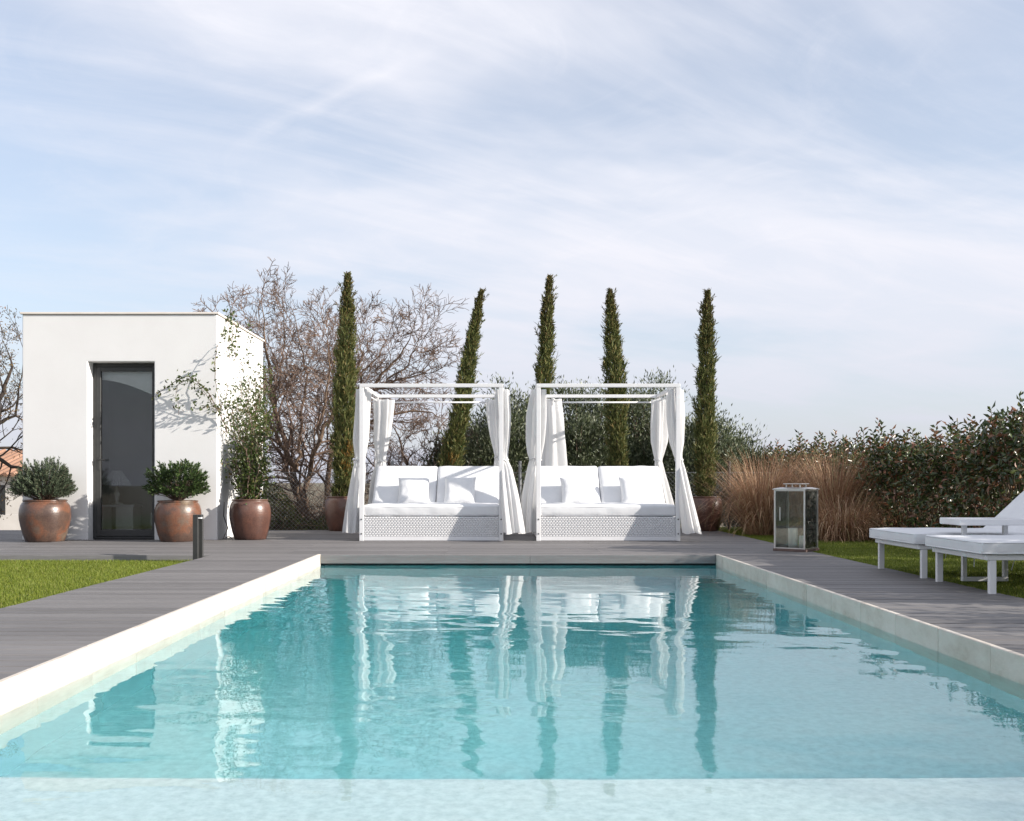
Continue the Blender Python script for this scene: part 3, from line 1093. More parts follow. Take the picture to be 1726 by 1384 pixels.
# ------------------------------------------------------------------ potted shrubs
def potted_shrub(loc, rx, h, seed, leafm, leaf_len, leaf_w, nshoot, per, label, up=0.55):
    t = empty('potted_shrub', loc)
    tag(t, label, 'shrub', 'potted shrubs by the pool house door')
    rng = np.random.default_rng(seed)
    pos, dr, st = [], [], MB()
    for i in range(nshoot):
        a = rng.uniform(0, 2 * math.pi)
        u = rng.random() ** 0.8
        el = math.asin(1 - u * 1.22) if (1 - u * 1.22) > -1 else 0
        d = np.array([math.cos(a) * math.cos(el), math.sin(a) * math.cos(el), math.sin(el)])
        rad = rng.uniform(0.72, 1.03) * (1 + 0.10 * math.sin(3 * a + seed) + 0.08 * math.sin(5 * el + seed))
        tip = np.array([d[0] * rx * rad, d[1] * rx * rad, max(d[2], -0.25) * h * 0.62 * rad + h * 0.36])
        ax = d * np.array([1, 1, 0.7]) + np.array([0, 0, up])
        ax /= np.linalg.norm(ax)
        L = rng.uniform(0.10, 0.17)
        root = tip - ax * L
        if i % 3 == 0:
            st.tube([(0, 0, 0), tuple(root * 0.55 + np.array([0, 0, 0.03])), tuple(tip)], [0.008, 0.005, 0.0025], 4, False)
        for k in range(per):
            s = (k + 0.5) / per
            p = root + ax * L * s
            ang = k * 2.4 + rng.uniform(0, 0.6)
            o1 = np.cross(ax, [0.3, 0.2, 0.9])
            o1 /= np.linalg.norm(o1)
            o2 = np.cross(ax, o1)
            rd = o1 * math.cos(ang) + o2 * math.sin(ang)
            pos.append(p)
            dr.append(rd * (1.0 - 0.55 * s) + ax * (0.45 + 0.7 * s))
    pos, dr = np.array(pos), np.array(dr)
    n = len(pos)
    v, f = leaves(pos, dr, rng.uniform(0.75, 1.2, n) * leaf_len, rng.uniform(0.8, 1.2, n) * leaf_w, rng, 0.15, 0.05)
    np_mesh('foliage', v, f, leafm, t)
    st.build('stems', 'twig', t)
    return t


potted_shrub((pA.x, 13.95, 0.53), 0.42, 0.62, 3, 'rosemary', 0.036, 0.0125, 560, 22, 'grey-green needle-leaved round shrub in the pot left of the door', 0.75)
potted_shrub((pB.x + 0.02, 13.95, 0.53), 0.44, 0.62, 4, 'shrub', 0.046, 0.021, 330, 17, 'glossy dark green round shrub in the pot right of the door', 0.5)


# ------------------------------------------------------------------ climbing vine
def vine():
    t = empty('climbing_vine', (pC.x, 14.42, 0.52))
    tag(t, 'thin climbing vine on the right wall of the pool house', 'vine')
    rng = np.random.default_rng(21)
    o = np.array([pC.x, 14.42, 0.52])
    st = MB()
    lp, ld = [], []
    wallx = BX1

    def stem(pts, r, leaf_step, jit=0.03, spread=0.10):
        pts = [np.array(p, float) for p in pts]
        fine = []
        for a, b in zip(pts[:-1], pts[1:]):
            m = max(2, int(np.linalg.norm(b - a) / 0.08))
            for i in range(m):
                fine.append(a + (b - a) * i / m + rng.normal(size=3) * jit * 0.5)
        fine.append(pts[-1])
        for p in fine:
            if p[1] > BY0 - 0.02:
                p[0] = max(p[0], wallx + 0.012)
        st.tube([tuple(p - o) for p in fine], [r * (1 - 0.6 * i / len(fine)) for i in range(len(fine))], 5, False)
        acc = 0
        for a, b in zip(fine[:-1], fine[1:]):
            acc += np.linalg.norm(b - a)
            while acc > leaf_step:
                acc -= leaf_step
                c = a + (b - a) * rng.random()
                for k in range(rng.integers(3, 7)):
                    q = c + rng.normal(size=3) * spread * 0.35
                    if q[1] > BY0 - 0.03:
                        q[0] = max(q[0], wallx + 0.02)
                    lp.append(q)
                    dd = rng.normal(size=3) + np.array([0.35, -0.25, 0.15])
                    ld.append(dd)
        return fine
    # many shoots from the pot, fanning up the wall
    for i in range(42):
        y1 = rng.uniform(14.45, 16.5)
        z1 = rng.uniform(1.0, 2.3) if i > 9 else rng.uniform(2.2, 2.95)
        y1 = y1 if z1 < 2.3 else rng.uniform(14.9, 16.7)
        base = o + np.array([rng.uniform(-0.12, 0.12), rng.uniform(-0.12, 0.12), 0.0])
        x1 = wallx + rng.uniform(0.03, 0.35)
        m1 = np.array([o[0] + rng.uniform(-0.32, 0.12), 14.5 + (y1 - 14.5) * 0.3, 0.52 + (z1 - 0.5) * 0.4])
        m2 = np.array([x1 + rng.uniform(-0.05, 0.15), 14.5 + (y1 - 14.5) * 0.65, 0.52 + (z1 - 0.5) * 0.72])
        stem([base, m1, m2, (x1, y1, z1)], rng.uniform(0.004, 0.009), 0.06 if z1 < 2.3 else 0.11, 0.05, 0.17)
    # the arching branch in front of the facade
    D = 14.16
    arch = [P(384, 730, 14.35), P(368, 690, 14.25), P(352, 665, D), P(338, 648, D), P(325, 637, D), P(312, 634, D), P(298, 640, D), P(283, 652, D), P(268, 662, D), P(262, 667, D)]
    stem([tuple(p) for p in arch], 0.008, 0.05, 0.012, 0.10)
    arch2 = [P(372, 700, 14.25), P(352, 672, D), P(335, 650, D - 0.06), P(318, 640, D - 0.04), P(300, 648, D), P(296, 665, D), P(300, 680, D), P(301, 700, D)]
    stem([tuple(p) for p in arch2], 0.005, 0.08, 0.012, 0.10)
    stem([tuple(P(*p)) for p in ((345, 665, D), (330, 660, D), (322, 648, D), (320, 640, D))], 0.004, 0.06, 0.01, 0.08)
    stem([tuple(P(*p)) for p in ((372, 690, 14.2), (362, 640, 14.2), (361, 610, 14.22), (366, 585, 14.3), (376, 560, 14.6), (379, 540, 14.8))], 0.005, 0.14, 0.012, 0.06)
    stem([tuple(P(*p)) for p in ((378, 700, 14.3), (352, 685, 14.16), (330, 690, 14.14), (322, 672, 14.14))], 0.004, 0.07, 0.012, 0.09)
    # shoots over the roof edge
    for k in range(5):
        y = rng.uniform(14.5, 16.6)
        stem([(wallx + 0.05, y, 2.6), (wallx + 0.06, y + 0.1, 3.1), (wallx - 0.05, y + 0.1, 3.30), (wallx - rng.uniform(0.3, 1.0), y - 0.05, 3.27 + rng.uniform(0, 0.1))], 0.004, 0.10, 0.02, 0.08)
    lp, ld = np.array(lp), np.array(ld)
    n = len(lp)
    v, f = leaves(lp - o, ld, rng.uniform(0.042, 0.075, n), rng.uniform(0.022, 0.037, n), rng, 0.18, 0.1)
    np_mesh('foliage', v, f, 'vine', t)
    st.build('stems', 'twig', t)


vine()

# cable by the wall
pts = [P(378, 846, 14.25), P(377, 870, 14.3), P(384, 890, 14.3), P(381, 897, 14.2), P(376, 908, 14.18), P(386, 904, 14.2), P(392, 908.5, 14.2)]
o = MB().tube([(p.x, p.y, max(p.z, 0.008)) for p in pts], 0.007, 6).build('power_cable', 'cable')
tag(o, 'black cable between the pool house wall and the vine pot', 'cable')


# ------------------------------------------------------------------ daybeds
BW, BD, BTOP = 2.0, 1.80, 2.185


def wicker_panel(x0, x1, z0, z1, y):
    """woven strands: rows of little pillows passing over and under"""
    mb = MB()
    nr, nc = 11, int((x1 - x0) / 0.040)
    dx, dz = (x1 - x0) / nc, (z1 - z0) / nr
    mb.box(x0, x1, y + 0.004, y + 0.02, z0, z1)
    for r in range(nr):
        for c in range(-1, nc):
            a = x0 + (c + (0.5 if r % 2 else 0.0)) * dx
            b = a + dx * 0.94
            a, b = max(a, x0), min(b, x1)
            if b - a < 0.008:
                continue
            lo, hi = z0 + r * dz + 0.001, z0 + (r + 1) * dz - 0.001
            m = (a + b) / 2
            q = (b - a) * 0.28
            yo = y - 0.009
            vs = [(a, y + 0.003, lo), (b, y + 0.003, lo), (b, y + 0.003, hi), (a, y + 0.003, hi),
                  (m - q, yo, lo + dz * 0.12), (m + q, yo, lo + dz * 0.12), (m + q, yo, hi - dz * 0.12), (m - q, yo, hi - dz * 0.12)]
            mb.add(vs, [(4, 5, 6, 7), (0, 1, 5, 4), (1, 2, 6, 5), (2, 3, 7, 6), (3, 0, 4, 7)])
    return mb


def curtain(name, parent, rows, folds, seed, depth_scale=1.0, hem=True):
    """bunched curtain: rows of (z, x_left, x_right, y_centre, y_half) from the top down; a gathered sheet wrapped round on itself"""
    rng = random.Random(seed)
    rows = sorted(rows, key=lambda r: -r[0])
    zs = np.linspace(rows[0][0], rows[-1][0], 60)
    arr = np.array(rows)[::-1]
    seg = 88
    ph = [rng.uniform(0, 6.28) for _ in range(6)]
    mb = MB()
    tz = min(rows, key=lambda r: (r[2] - r[1]))[0]
    for iz, z in enumerate(zs):
        xl, xr, yc, yh = [np.interp(z, arr[:, 0], arr[:, i]) for i in (1, 2, 3, 4)]
        hx = (xr - xl) / 2
        cx = (xl + xr) / 2
        g = min(abs(z - tz) / 0.35, 1.0)
        amp = 0.13 + 0.12 * g
        for k in range(seg):
            th = 2 * math.pi * k / seg
            w = (amp * math.sin(folds * th + ph[0] + 0.7 * math.sin(1.3 * z + ph[1]))
                 + amp * 0.55 * math.sin((folds + 3) * th + ph[2] + 1.1 * z)
                 + 0.05 * math.sin((2 * folds + 1) * th + ph[3] - 2 * z))
            w += 0.10 * mnoise.noise(Vector((math.cos(th) * 1.4 + seed, math.sin(th) * 1.4, z * 2.6)))
            r = 1.0 + w - amp * 0.6
            mb.v.append((cx + hx * r * math.cos(th), yc + yh * r * math.sin(th) * depth_scale,
                         z + (0.012 * math.sin(3 * th + ph[4]) if iz == len(zs) - 1 else 0)))
    for i in range(len(zs) - 1):
        for k in range(seg):
            k2 = (k + 1) % seg
            mb.f.append((i * seg + k, (i + 1) * seg + k, (i + 1) * seg + k2, i * seg + k2))
    c = mb.build(name, 'curtain', parent, True)
    # the tie: a knotted band
    xl, xr, yc, yh = [np.interp(tz, arr[:, 0], arr[:, i]) for i in (1, 2, 3, 4)]
    tb = MB()
    ring = []
    for k in range(25):
        th = 2 * math.pi * k / 24
        ring.append(((xl + xr) / 2 + ((xr - xl) / 2 * 1.02 + 0.004) * math.cos(th), yc + (yh * 1.02 + 0.004) * math.sin(th), tz + 0.012 * math.sin(2 * th + seed)))
    tb.tube(ring, 0.011, 6, False)
    kx, ky = xl + (xr - xl) * 0.62, yc - yh - 0.012
    tb.tube([(kx - 0.03, ky + 0.01, tz + 0.012), (kx, ky - 0.012, tz), (kx + 0.025, ky + 0.006, tz - 0.014)], [0.012, 0.019, 0.011], 7)
    tb.tube([(kx, ky - 0.008, tz - 0.005), (kx - 0.018, ky - 0.014, tz - 0.05), (kx - 0.012, ky - 0.01, tz - 0.09)], [0.009, 0.012, 0.007], 6)
    tb.build('tie_band', 'curtain', c, True)
    return c


def daybed(x0, y0, label, which):
    t = empty('daybed', (x0, y0, 0))
    tag(t, label, 'daybed', 'canopy daybeds at the end of the pool')
    pw = 0.06
    for ix, xx in enumerate((0.0, BW - pw)):
        for iy, yy in enumerate((0.0, BD - pw)):
            p = MB().bevel_box(xx, xx + pw, yy, yy + pw, 0.0, BTOP - 0.052, 0.004).build('post', 'white_metal', t)
            if iy == 0:
                for zz_ in (0.30, 0.10):
                    MB().tube([(xx + pw / 2, -0.001, zz_), (xx + pw / 2, -0.006, zz_)], 0.011, 10).build('bolt', 'bolt', p)
    zb0, zb1 = BTOP - 0.05, BTOP
    MB().bevel_box(0, BW, 0, pw, zb0, zb1, 0.004).build('canopy_beam', 'white_metal', t)
    MB().bevel_box(0, BW, BD - pw, BD, zb0, zb1, 0.004).build('canopy_beam', 'white_metal', t)
    for xx in (0.0, BW - pw):
        MB().bevel_box(xx, xx + pw, pw + 0.001, BD - pw - 0.001, zb0, zb1, 0.004).build('canopy_beam', 'white_metal', t)
    # curtain rods under the beams
    zr = BTOP - 0.115
    for pts in ([(0.05, 0.09, zr), (0.05, BD - 0.09, zr)], [(BW - 0.05, 0.09, zr), (BW - 0.05, BD - 0.09, zr)], [(0.09, BD - 0.085, zr - 0.01), (BW - 0.09, BD - 0.085, zr - 0.01)]):
        MB().tube(pts, 0.013, 10).build('curtain_rod', 'white_metal', t, True)
    # base
    MB().bevel_box(pw + 0.001, BW - pw - 0.001, 0.006, 0.04, 0.004, 0.062, 0.003).build('base_rail', 'white_metal', t)
    wp = wicker_panel(pw + 0.001, BW - pw - 0.001, 0.064, 0.335, 0.016).build('wicker_panel', 'wicker', t)
    wp['kind'] = 'stuff'
    s = MB()
    s.box(0.012, 0.028, pw + 0.002, BD - pw - 0.002, 0.03, 0.335)
    s.box(BW - 0.028, BW - 0.012, pw + 0.002, BD - pw - 0.002, 0.03, 0.335)
    s.box(pw + 0.002, BW - pw - 0.002, BD - 0.03, BD - 0.014, 0.03, 0.335)
    s.box(pw, BW - pw, 0.045, BD - 0.04, 0.29, 0.333)
    s.build('base_frame', 'white_metal', t)
    m = rounded_box(BW - 2 * pw + 0.03, BD - 0.10, 0.165, 0.045, puff=0.012, seed=which, wr=0.004).build('mattress', 'cushion', t, True)
    m.location = (BW / 2, BD / 2 - 0.02, 0.338)
    piping(m, BW - 2 * pw + 0.03, BD - 0.10, 0.135)
    piping(m, BW - 2 * pw + 0.03, BD - 0.10, 0.03)
    # two reclining back cushions
    yb, zb, yt, zt = 0.98, 0.50, 1.56, 1.065
    ang = math.atan2(zt - zb, yt - yb)
    L = math.hypot(zt - zb, yt - yb)
    cwid = (BW - 2 * pw + 0.02) / 2
    for k in (0, 1):
        b = rounded_box(cwid - 0.008, L + 0.04, 0.12, 0.04, puff=0.018, seed=10 + k + which * 4, wr=0.004).build('back_cushion', 'cushion', t, True)
        b.location = (pw - 0.01 + cwid * (k + 0.5), (yb + yt) / 2 + 0.05, (zb + zt) / 2 - 0.085)
        b.rotation_euler = (ang, 0, R(0.4 if k else -0.4))
        piping(b, cwid - 0.008, L + 0.04, 0.092)
    return t


def pillow(x, y, z, size, tilt, rz, seed, label):
    mb = MB()
    n = 18
    rng = random.Random(seed)
    for s in (1, -1):
        for i in range(n + 1):
            for j in range(n + 1):
                u, v = -1 + 2 * i / n, -1 + 2 * j / n
                pin = 1 - 0.07 * (1 - v * v) * abs(u) ** 3 * 1
                pin2 = 1 - 0.07 * (1 - u * u) * abs(v) ** 3
                th = 0.075 * max(0, 1 - u ** 4) ** 0.55 * max(0, 1 - v ** 4) ** 0.55
                th *= 1 + 0.18 * mnoise.noise(Vector((u * 2.2 + seed, v * 2.2, s * 3.0)))
                mb.v.append((u * size / 2 * pin, v * size / 2 * pin2, s * th + 0.003 * s))
        o = 0 if s > 0 else (n + 1) ** 2
        for i in range(n):
            for j in range(n):
                a = o + i * (n + 1) + j
                q = (a, a + n + 1, a + n + 2, a + 1)
                mb.f.append(q if s > 0 else q[::-1])
    # seam
    ring = [i * (n + 1) for i in range(n + 1)] + [n * (n + 1) + j for j in range(1, n + 1)] + [i * (n + 1) + n for i in range(n - 1, -1, -1)] + [j for j in range(n - 1, 0, -1)]
    h = (n + 1) ** 2
    for a, b in zip(ring, ring[1:] + ring[:1]):
        mb.f.append((a, h + a, h + b, b))
    o = mb.build('pillow', 'cushion', None, True)
    o.location = (x, y, z + size / 2 * math.sin(tilt))
    o.rotation_euler = (tilt, 0, rz)
    tag(o, label, 'pillow', 'white pillows on the daybeds')
    return o


YD = 14.0
b1x = P(605.5, 0, YD).x
b2x = P(904, 0, YD).x
bed1 = daybed(b1x, YD, 'white canopy daybed on the left, nearest the pool house', 1)
bed2 = daybed(b2x, YD, 'white canopy daybed on the right, nearest the dry grasses', 2)
pillow(P(697, 0, 14.95).x, 14.985, 0.485, 0.47, R(58), R(2), 1, 'white pillow on the left half of the left daybed')
pillow(P(775, 0, 14.95).x, 14.985, 0.485, 0.47, R(60), R(-2), 2, 'white pillow on the right half of the left daybed')
pillow(P(972, 0, 14.95).x, 14.985, 0.485, 0.47, R(58), R(3), 3, 'white pillow on the left half of the right daybed')
pillow(P(1072, 0, 14.95).x, 14.985, 0.485, 0.47, R(59), R(4), 4, 'white pillow on the right half of the right daybed')


def rows_from_px(rows, y, bx, yh):
    """(py, px_left, px_right) of a curtain at distance y -> local rows"""
    out = []
    for i, r in enumerate(rows):
        py, a, b = r[:3]
        h = r[3] if len(r) > 3 else yh
        z = HC - (py - CY) / F * y
        out.append((z, (a - CX) / F * y - bx, (b - CX) / F * y - bx, y - YD + (r[4] if len(r) > 4 else 0), h))
    return out


TOPY = 657
curtain('curtain', bed1, rows_from_px([(TOPY, 600, 625, 0.10), (700, 597, 622, 0.10), (745, 594, 619, 0.09), (765, 597, 616, 0.06), (776, 598, 614, 0.045), (790, 594, 614, 0.06), (838, 585, 611, 0.10), (897, 578, 608, 0.13)], 14.16, b1x, 0.1), 5, 1)
curtain('curtain', bed1, rows_from_px([(TOPY, 834, 859, 0.10), (700, 836, 861, 0.10), (745, 838, 859, 0.09), (765, 840, 856, 0.06), (776, 841, 856, 0.045, -0.06), (790, 842, 862, 0.07, -0.09), (838, 845, 872, 0.14, -0.19), (897, 848, 883, 0.19, -0.26)], 14.16, b1x, 0.1), 5, 2)
curtain('curtain', bed1, rows_from_px([(674, 629, 664, 0.08), (700, 630, 662, 0.08), (745, 631, 656, 0.07), (765, 634, 652, 0.06), (778, 636, 650, 0.045), (800, 628, 654, 0.08), (885, 614, 652, 0.10)], 15.62, b1x, 0.1), 5, 3)
curtain('curtain', bed1, rows_from_px([(674, 820, 848, 0.08), (710, 822, 848, 0.08), (745, 828, 847, 0.07), (770, 834, 846, 0.045), (800, 832, 850, 0.06), (885, 828, 858, 0.08)], 15.62, b1x, 0.1), 5, 4)
curtain('curtain', bed2, rows_from_px([(TOPY, 897, 921, 0.10), (700, 890, 920, 0.10), (745, 889, 918, 0.09), (765, 891, 914, 0.06), (774, 894, 912, 0.045), (790, 890, 911, 0.06), (838, 881, 908, 0.10), (897, 877, 905, 0.13)], 14.16, b2x, 0.1), 5, 5)
curtain('curtain', bed2, rows_from_px([(TOPY, 1124, 1150, 0.10), (700, 1125, 1153, 0.10), (745, 1129, 1153, 0.09), (765, 1135, 1150, 0.06), (775, 1137, 1149, 0.045, -0.06), (790, 1139, 1153, 0.07, -0.09), (838, 1142, 1162, 0.14, -0.19), (897, 1146, 1176, 0.19, -0.26)], 14.16, b2x, 0.1), 5, 6)
curtain('curtain', bed2, rows_from_px([(674, 912, 945, 0.08), (720, 912, 951, 0.09), (780, 911, 954, 0.09), (840, 910, 956, 0.09), (885, 909, 957, 0.09)], 15.62, b2x, 0.1), 4, 7)
curtain('curtain', bed2, rows_from_px([(674, 1097, 1124, 0.08), (710, 1096, 1124, 0.09), (745, 1096, 1122, 0.09), (765, 1100, 1118, 0.06), (776, 1103, 1115, 0.045), (800, 1102, 1120, 0.06), (850, 1104, 1134, 0.08), (885, 1104, 1140, 0.1)], 15.62, b2x, 0.1), 5, 8)


# ------------------------------------------------------------------ loungers and their table
def lounger(x, y0, y1, label, seed):
    w = y1 - y0
    t = empty('sun_lounger', (x, (y0 + y1) / 2, 0))
    tag(t, label, 'sun lounger', 'white sun loungers on the lawn')
    h = w / 2
    L1, L2 = 1.14, 2.0                       # flat part, full length
    f = MB()
    zt = 0.285
    f.bevel_box(0.05, L2, -h + 0.03, -h + 0.075, zt - 0.04, zt, 0.004)
    f.bevel_box(0.05, L2, h - 0.075, h - 0.03, zt - 0.04, zt, 0.004)
    f.bevel_box(0.05, 0.095, -h + 0.076, h - 0.076, zt - 0.04, zt, 0.004)
    f.bevel_box(L2 - 0.045, L2, -h + 0.076, h - 0.076, zt - 0.04, zt, 0.004)
    for k in range(12):
        xx = 0.14 + k * 0.15
        f.box(xx, xx + 0.07, -h + 0.077, h - 0.077, zt - 0.03, zt - 0.012)
    f.build('frame', 'white_metal', t)
    for xx in (0.075, L2 - 0.16):
        for yy in (-h + 0.034, h - 0.070):
            MB().bevel_box(xx, xx + 0.05, yy, yy + 0.036, -0.03, zt - 0.041, 0.003).build('leg', 'white_metal', t)
    m = rounded_box(L1, w, 0.095, 0.016, puff=0.006, seed=seed, wr=0.003)
    o = m.build('mattress', 'cushion', t, True)
    o.location = (L1 / 2, 0, zt + 0.002)
    piping(o, L1 + 0.006, w + 0.006, 0.086)
    piping(o, L1 + 0.006, w + 0.006, 0.010)
    Lb = 0.98
    b = rounded_box(Lb, w, 0.09, 0.016, puff=0.006, seed=seed + 3, wr=0.003).build('back_cushion', 'cushion', t, True)
    piping(b, Lb + 0.006, w + 0.006, 0.082)
    a = R(42)
    b.rotation_euler = (0, -a, 0)
    b.location = (L1 - 0.02 + math.cos(a) * Lb / 2, 0, zt + 0.01 + math.sin(a) * Lb / 2)
    for yy in (-h + 0.12, h - 0.12):
        MB().tube([(L1 + 0.34, yy, zt + 0.27), (L1 + 0.62, yy, zt - 0.03)], 0.012, 8).build('back_strut', 'white_metal', t)
    # cushion ties hanging under the frame
    for k, (tx, ty) in enumerate(((0.52, -h + 0.06), (0.50, h - 0.05), (0.70, h - 0.06))):
        rr = random.Random(seed * 9 + k)
        MB().tube([(tx, ty, zt - 0.02), (tx + 0.01, ty - 0.01, zt - 0.10), (tx + rr.uniform(-0.02, 0.03), ty - 0.01, zt - 0.19)], 0.004, 5).build('cushion_tie', 'fabric', t)
    return t


lounger(3.50, 7.33, 8.32, 'white sun lounger nearest the camera at the right edge', 31)
lounger(3.50, 8.52, 9.58, 'white sun lounger behind the side table, its backrest raised', 33)


def side_table():
    t = empty('side_table', (4.02, 8.42, 0))
    tag(t, 'white low side table between the two loungers', 'table')
    pts = []
    mb = MB()
    mb.bevel_box(-0.27, 0.27, -0.19, 0.19, 0.462, 0.515, 0.006)
    mb.build('table_top', 'white_metal', t)
    for xx, yy in ((-0.17, -0.05), (0.17, -0.05)):
        MB().bevel_box(xx - 0.018, xx + 0.018, yy - 0.018, yy + 0.018, 0.03, 0.461, 0.003).build('leg', 'white_metal', t)
    MB().bevel_box(-0.19, 0.19, -0.07, -0.03, -0.005, 0.029, 0.003).build('base_bar', 'white_metal', t)


side_table()


# ------------------------------------------------------------------ lantern
def lantern():
    c = P(1342, 0, 12.02)
    t = empty('glass_lantern', (c.x, 12.02, 0), R(-40))
    tag(t, 'tall steel and glass floor lantern on the deck beside the grasses', 'lantern')
    a = 0.183
    zb, zt = 0.03, 0.725
    MB().bevel_box(-a - 0.02, a + 0.02, -a - 0.02, a + 0.02, 0.0, zb, 0.004).build('base', 'rust_wood', t)
    for sx in (-1, 1):
        for sy in (-1, 1):
            MB().bevel_box(sx * a - 0.010, sx * a + 0.010, sy * a - 0.010, sy * a + 0.010, zb + 0.001, zt, 0.002).build('corner_post', 'steel', t)
    g = a - 0.0105
    for k in range(4):
        p = MB().box(-g, g, -0.002, 0.002, zb + 0.004, zt - 0.003).build('pane', 'lantern_glass', t)
        ang = k * math.pi / 2
        p.rotation_euler = (0, 0, ang)
        p.location = (math.sin(ang) * a, -math.cos(ang) * a, 0)
    for z in (zb + 0.002, zt - 0.014):
        for k in range(4):
            r = MB().box(-g, g, -0.006, 0.006, z, z + 0.012).build('rail', 'steel', t)
            ang = k * math.pi / 2
            r.rotation_euler = (0, 0, ang)
            r.location = (math.sin(ang) * (a - 0.0005), -math.cos(ang) * (a - 0.0005), 0)
    lid = MB()
    lid.add([(-a - .022, -a - .022, zt), (a + .022, -a - .022, zt), (a + .022, a + .022, zt), (-a - .022, a + .022, zt),
             (-a - .022, -a - .022, zt + .014), (a + .022, -a - .022, zt + .014), (a + .022, a + .022, zt + .014), (-a - .022, a + .022, zt + .014),
             (-a * .75, -a * .75, zt + .030), (a * .75, -a * .75, zt + .030), (a * .75, a * .75, zt + .030), (-a * .75, a * .75, zt + .030)],
            [(3, 2, 1, 0), (0, 1, 5, 4), (1, 2, 6, 5), (2, 3, 7, 6), (3, 0, 4, 7), (4, 5, 9, 8), (5, 6, 10, 9), (6, 7, 11, 10), (7, 4, 8, 11), (8, 9, 10, 11)])
    lo = lid.build('lid', 'steel', t)
    hd = MB()
    for sx in (-1, 1):
        for sy in (-1, 1):
            hd.box(sx * 0.085 - 0.006, sx * 0.085 + 0.006, sy * 0.085 - 0.006, sy * 0.085 + 0.006, zt + 0.029, zt + 0.065)
    hd.bevel_box(-0.115, 0.115, -0.115, 0.115, zt + 0.066, zt + 0.076, 0.003)
    hd.build('vent_cap', 'steel', lo)
    # inner rails at mid height on the far side, door latch
    MB().box(a - 0.022, a - 0.012, -g, g, 0.42, 0.428).build('inner_rail', 'steel', t)
    MB().bevel_box(-g + 0.05, -g + 0.062, -a - 0.014, -a - 0.004, 0.36, 0.52, 0.002).build('latch', 'steel', t)
    # candle
    return t


lantern()
cc = P(1342, 0, 12.02)
for k, (dx, dy, h, r, lab) in enumerate(((-0.03, 0.03, 0.24, 0.055, 'tall pale pillar candle inside the glass lantern'), (0.07, -0.05, 0.15, 0.05, 'short pale pillar candle inside the glass lantern'))):
    cd = empty('pillar_candle', (cc.x + dx, 12.02 + dy, 0.031))
    tag(cd, lab, 'candle')
    MB().lathe([(0, 0), (r, 0), (r, h - 0.006), (r - 0.006, h), (r * 0.4, h - 0.008), (0, h - 0.008)], 24).build('wax', 'linen', cd, True)
    MB().tube([(0, 0, h - 0.01), (0.002, 0, h + 0.012)], 0.0016, 5).build('wick', 'cable', cd)

# ------------------------------------------------------------------ bollard light
bp = P(334, 0, 11.08)
bl = empty('bollard_light', (bp.x, 11.08, -0.075))
tag(bl, 'slim dark bollard light at the corner of the lawn', 'bollard')
mb = MB()
mb.bevel_box(-0.046, 0.010, -0.045, 0.045, 0, 0.535, 0.003)
mb.bevel_box(0.0105, 0.046, 0.012, 0.045, 0, 0.505, 0.003)
mb.bevel_box(0.0105, 0.046, -0.045, 0.045, 0.507, 0.535, 0.003)
mb.build('post', 'dark_metal', bl)
MB().bevel_box(0.011, 0.044, -0.043, 0.011, 0.490, 0.506, 0.002).build('light_diffuser', 'lamp_white', bl)


# ------------------------------------------------------------------ chain-link fence
def fence():
    y = 17.75
    x0, x1, h = -4.3, 5.0, 1.15
    t = empty('chain_link_fence', (0, y, -0.16))
    tag(t, 'low chain-link fence behind the potted cypresses', 'fence')
    for k, x in enumerate((-4.25, -1.9, 0.35, 4.03)):
        mb = MB().tube([(x, 0, 0), (x, 0, h + 0.20)], 0.028, 10)
        mb.build('post', 'dark_metal' if x > 3 else 'wire', t)
    w = MB()
    s = 0.075
    n = int((x1 - x0 + h) / s)
    for i in range(n):
        for sg in (1, -1):
            a = x0 - (h if sg > 0 else 0) + i * s
            p0 = [a if sg > 0 else a + 0, 0.02]
            p1 = [a + sg * h if sg > 0 else a - h, h]
            q0 = Vector((p0[0], 0.004 * sg, p0[1]))
            q1 = Vector((p1[0], 0.004 * sg, p1[1]))
            # clip in x
            d = q1 - q0
            lo, hi = 0.0, 1.0
            for lim, s_ in ((x0, 1), (x1, -1)):
                if abs(d.x) > 1e-9:
                    u = (lim - q0.x) / d.x
                    if (d.x > 0) == (s_ > 0):
                        lo = max(lo, u)
                    else:
                        hi = min(hi, u)
            if hi - lo < 0.02:
                continue
            w.tube([q0 + d * lo, q0 + d * hi], 0.0018, 3, False)
    w.tube([(x0, 0, h), (x1, 0, h)], 0.003, 4, False)
    wm = w.build('wire_mesh', 'wire', t)
    wm['kind'] = 'stuff'


fence()


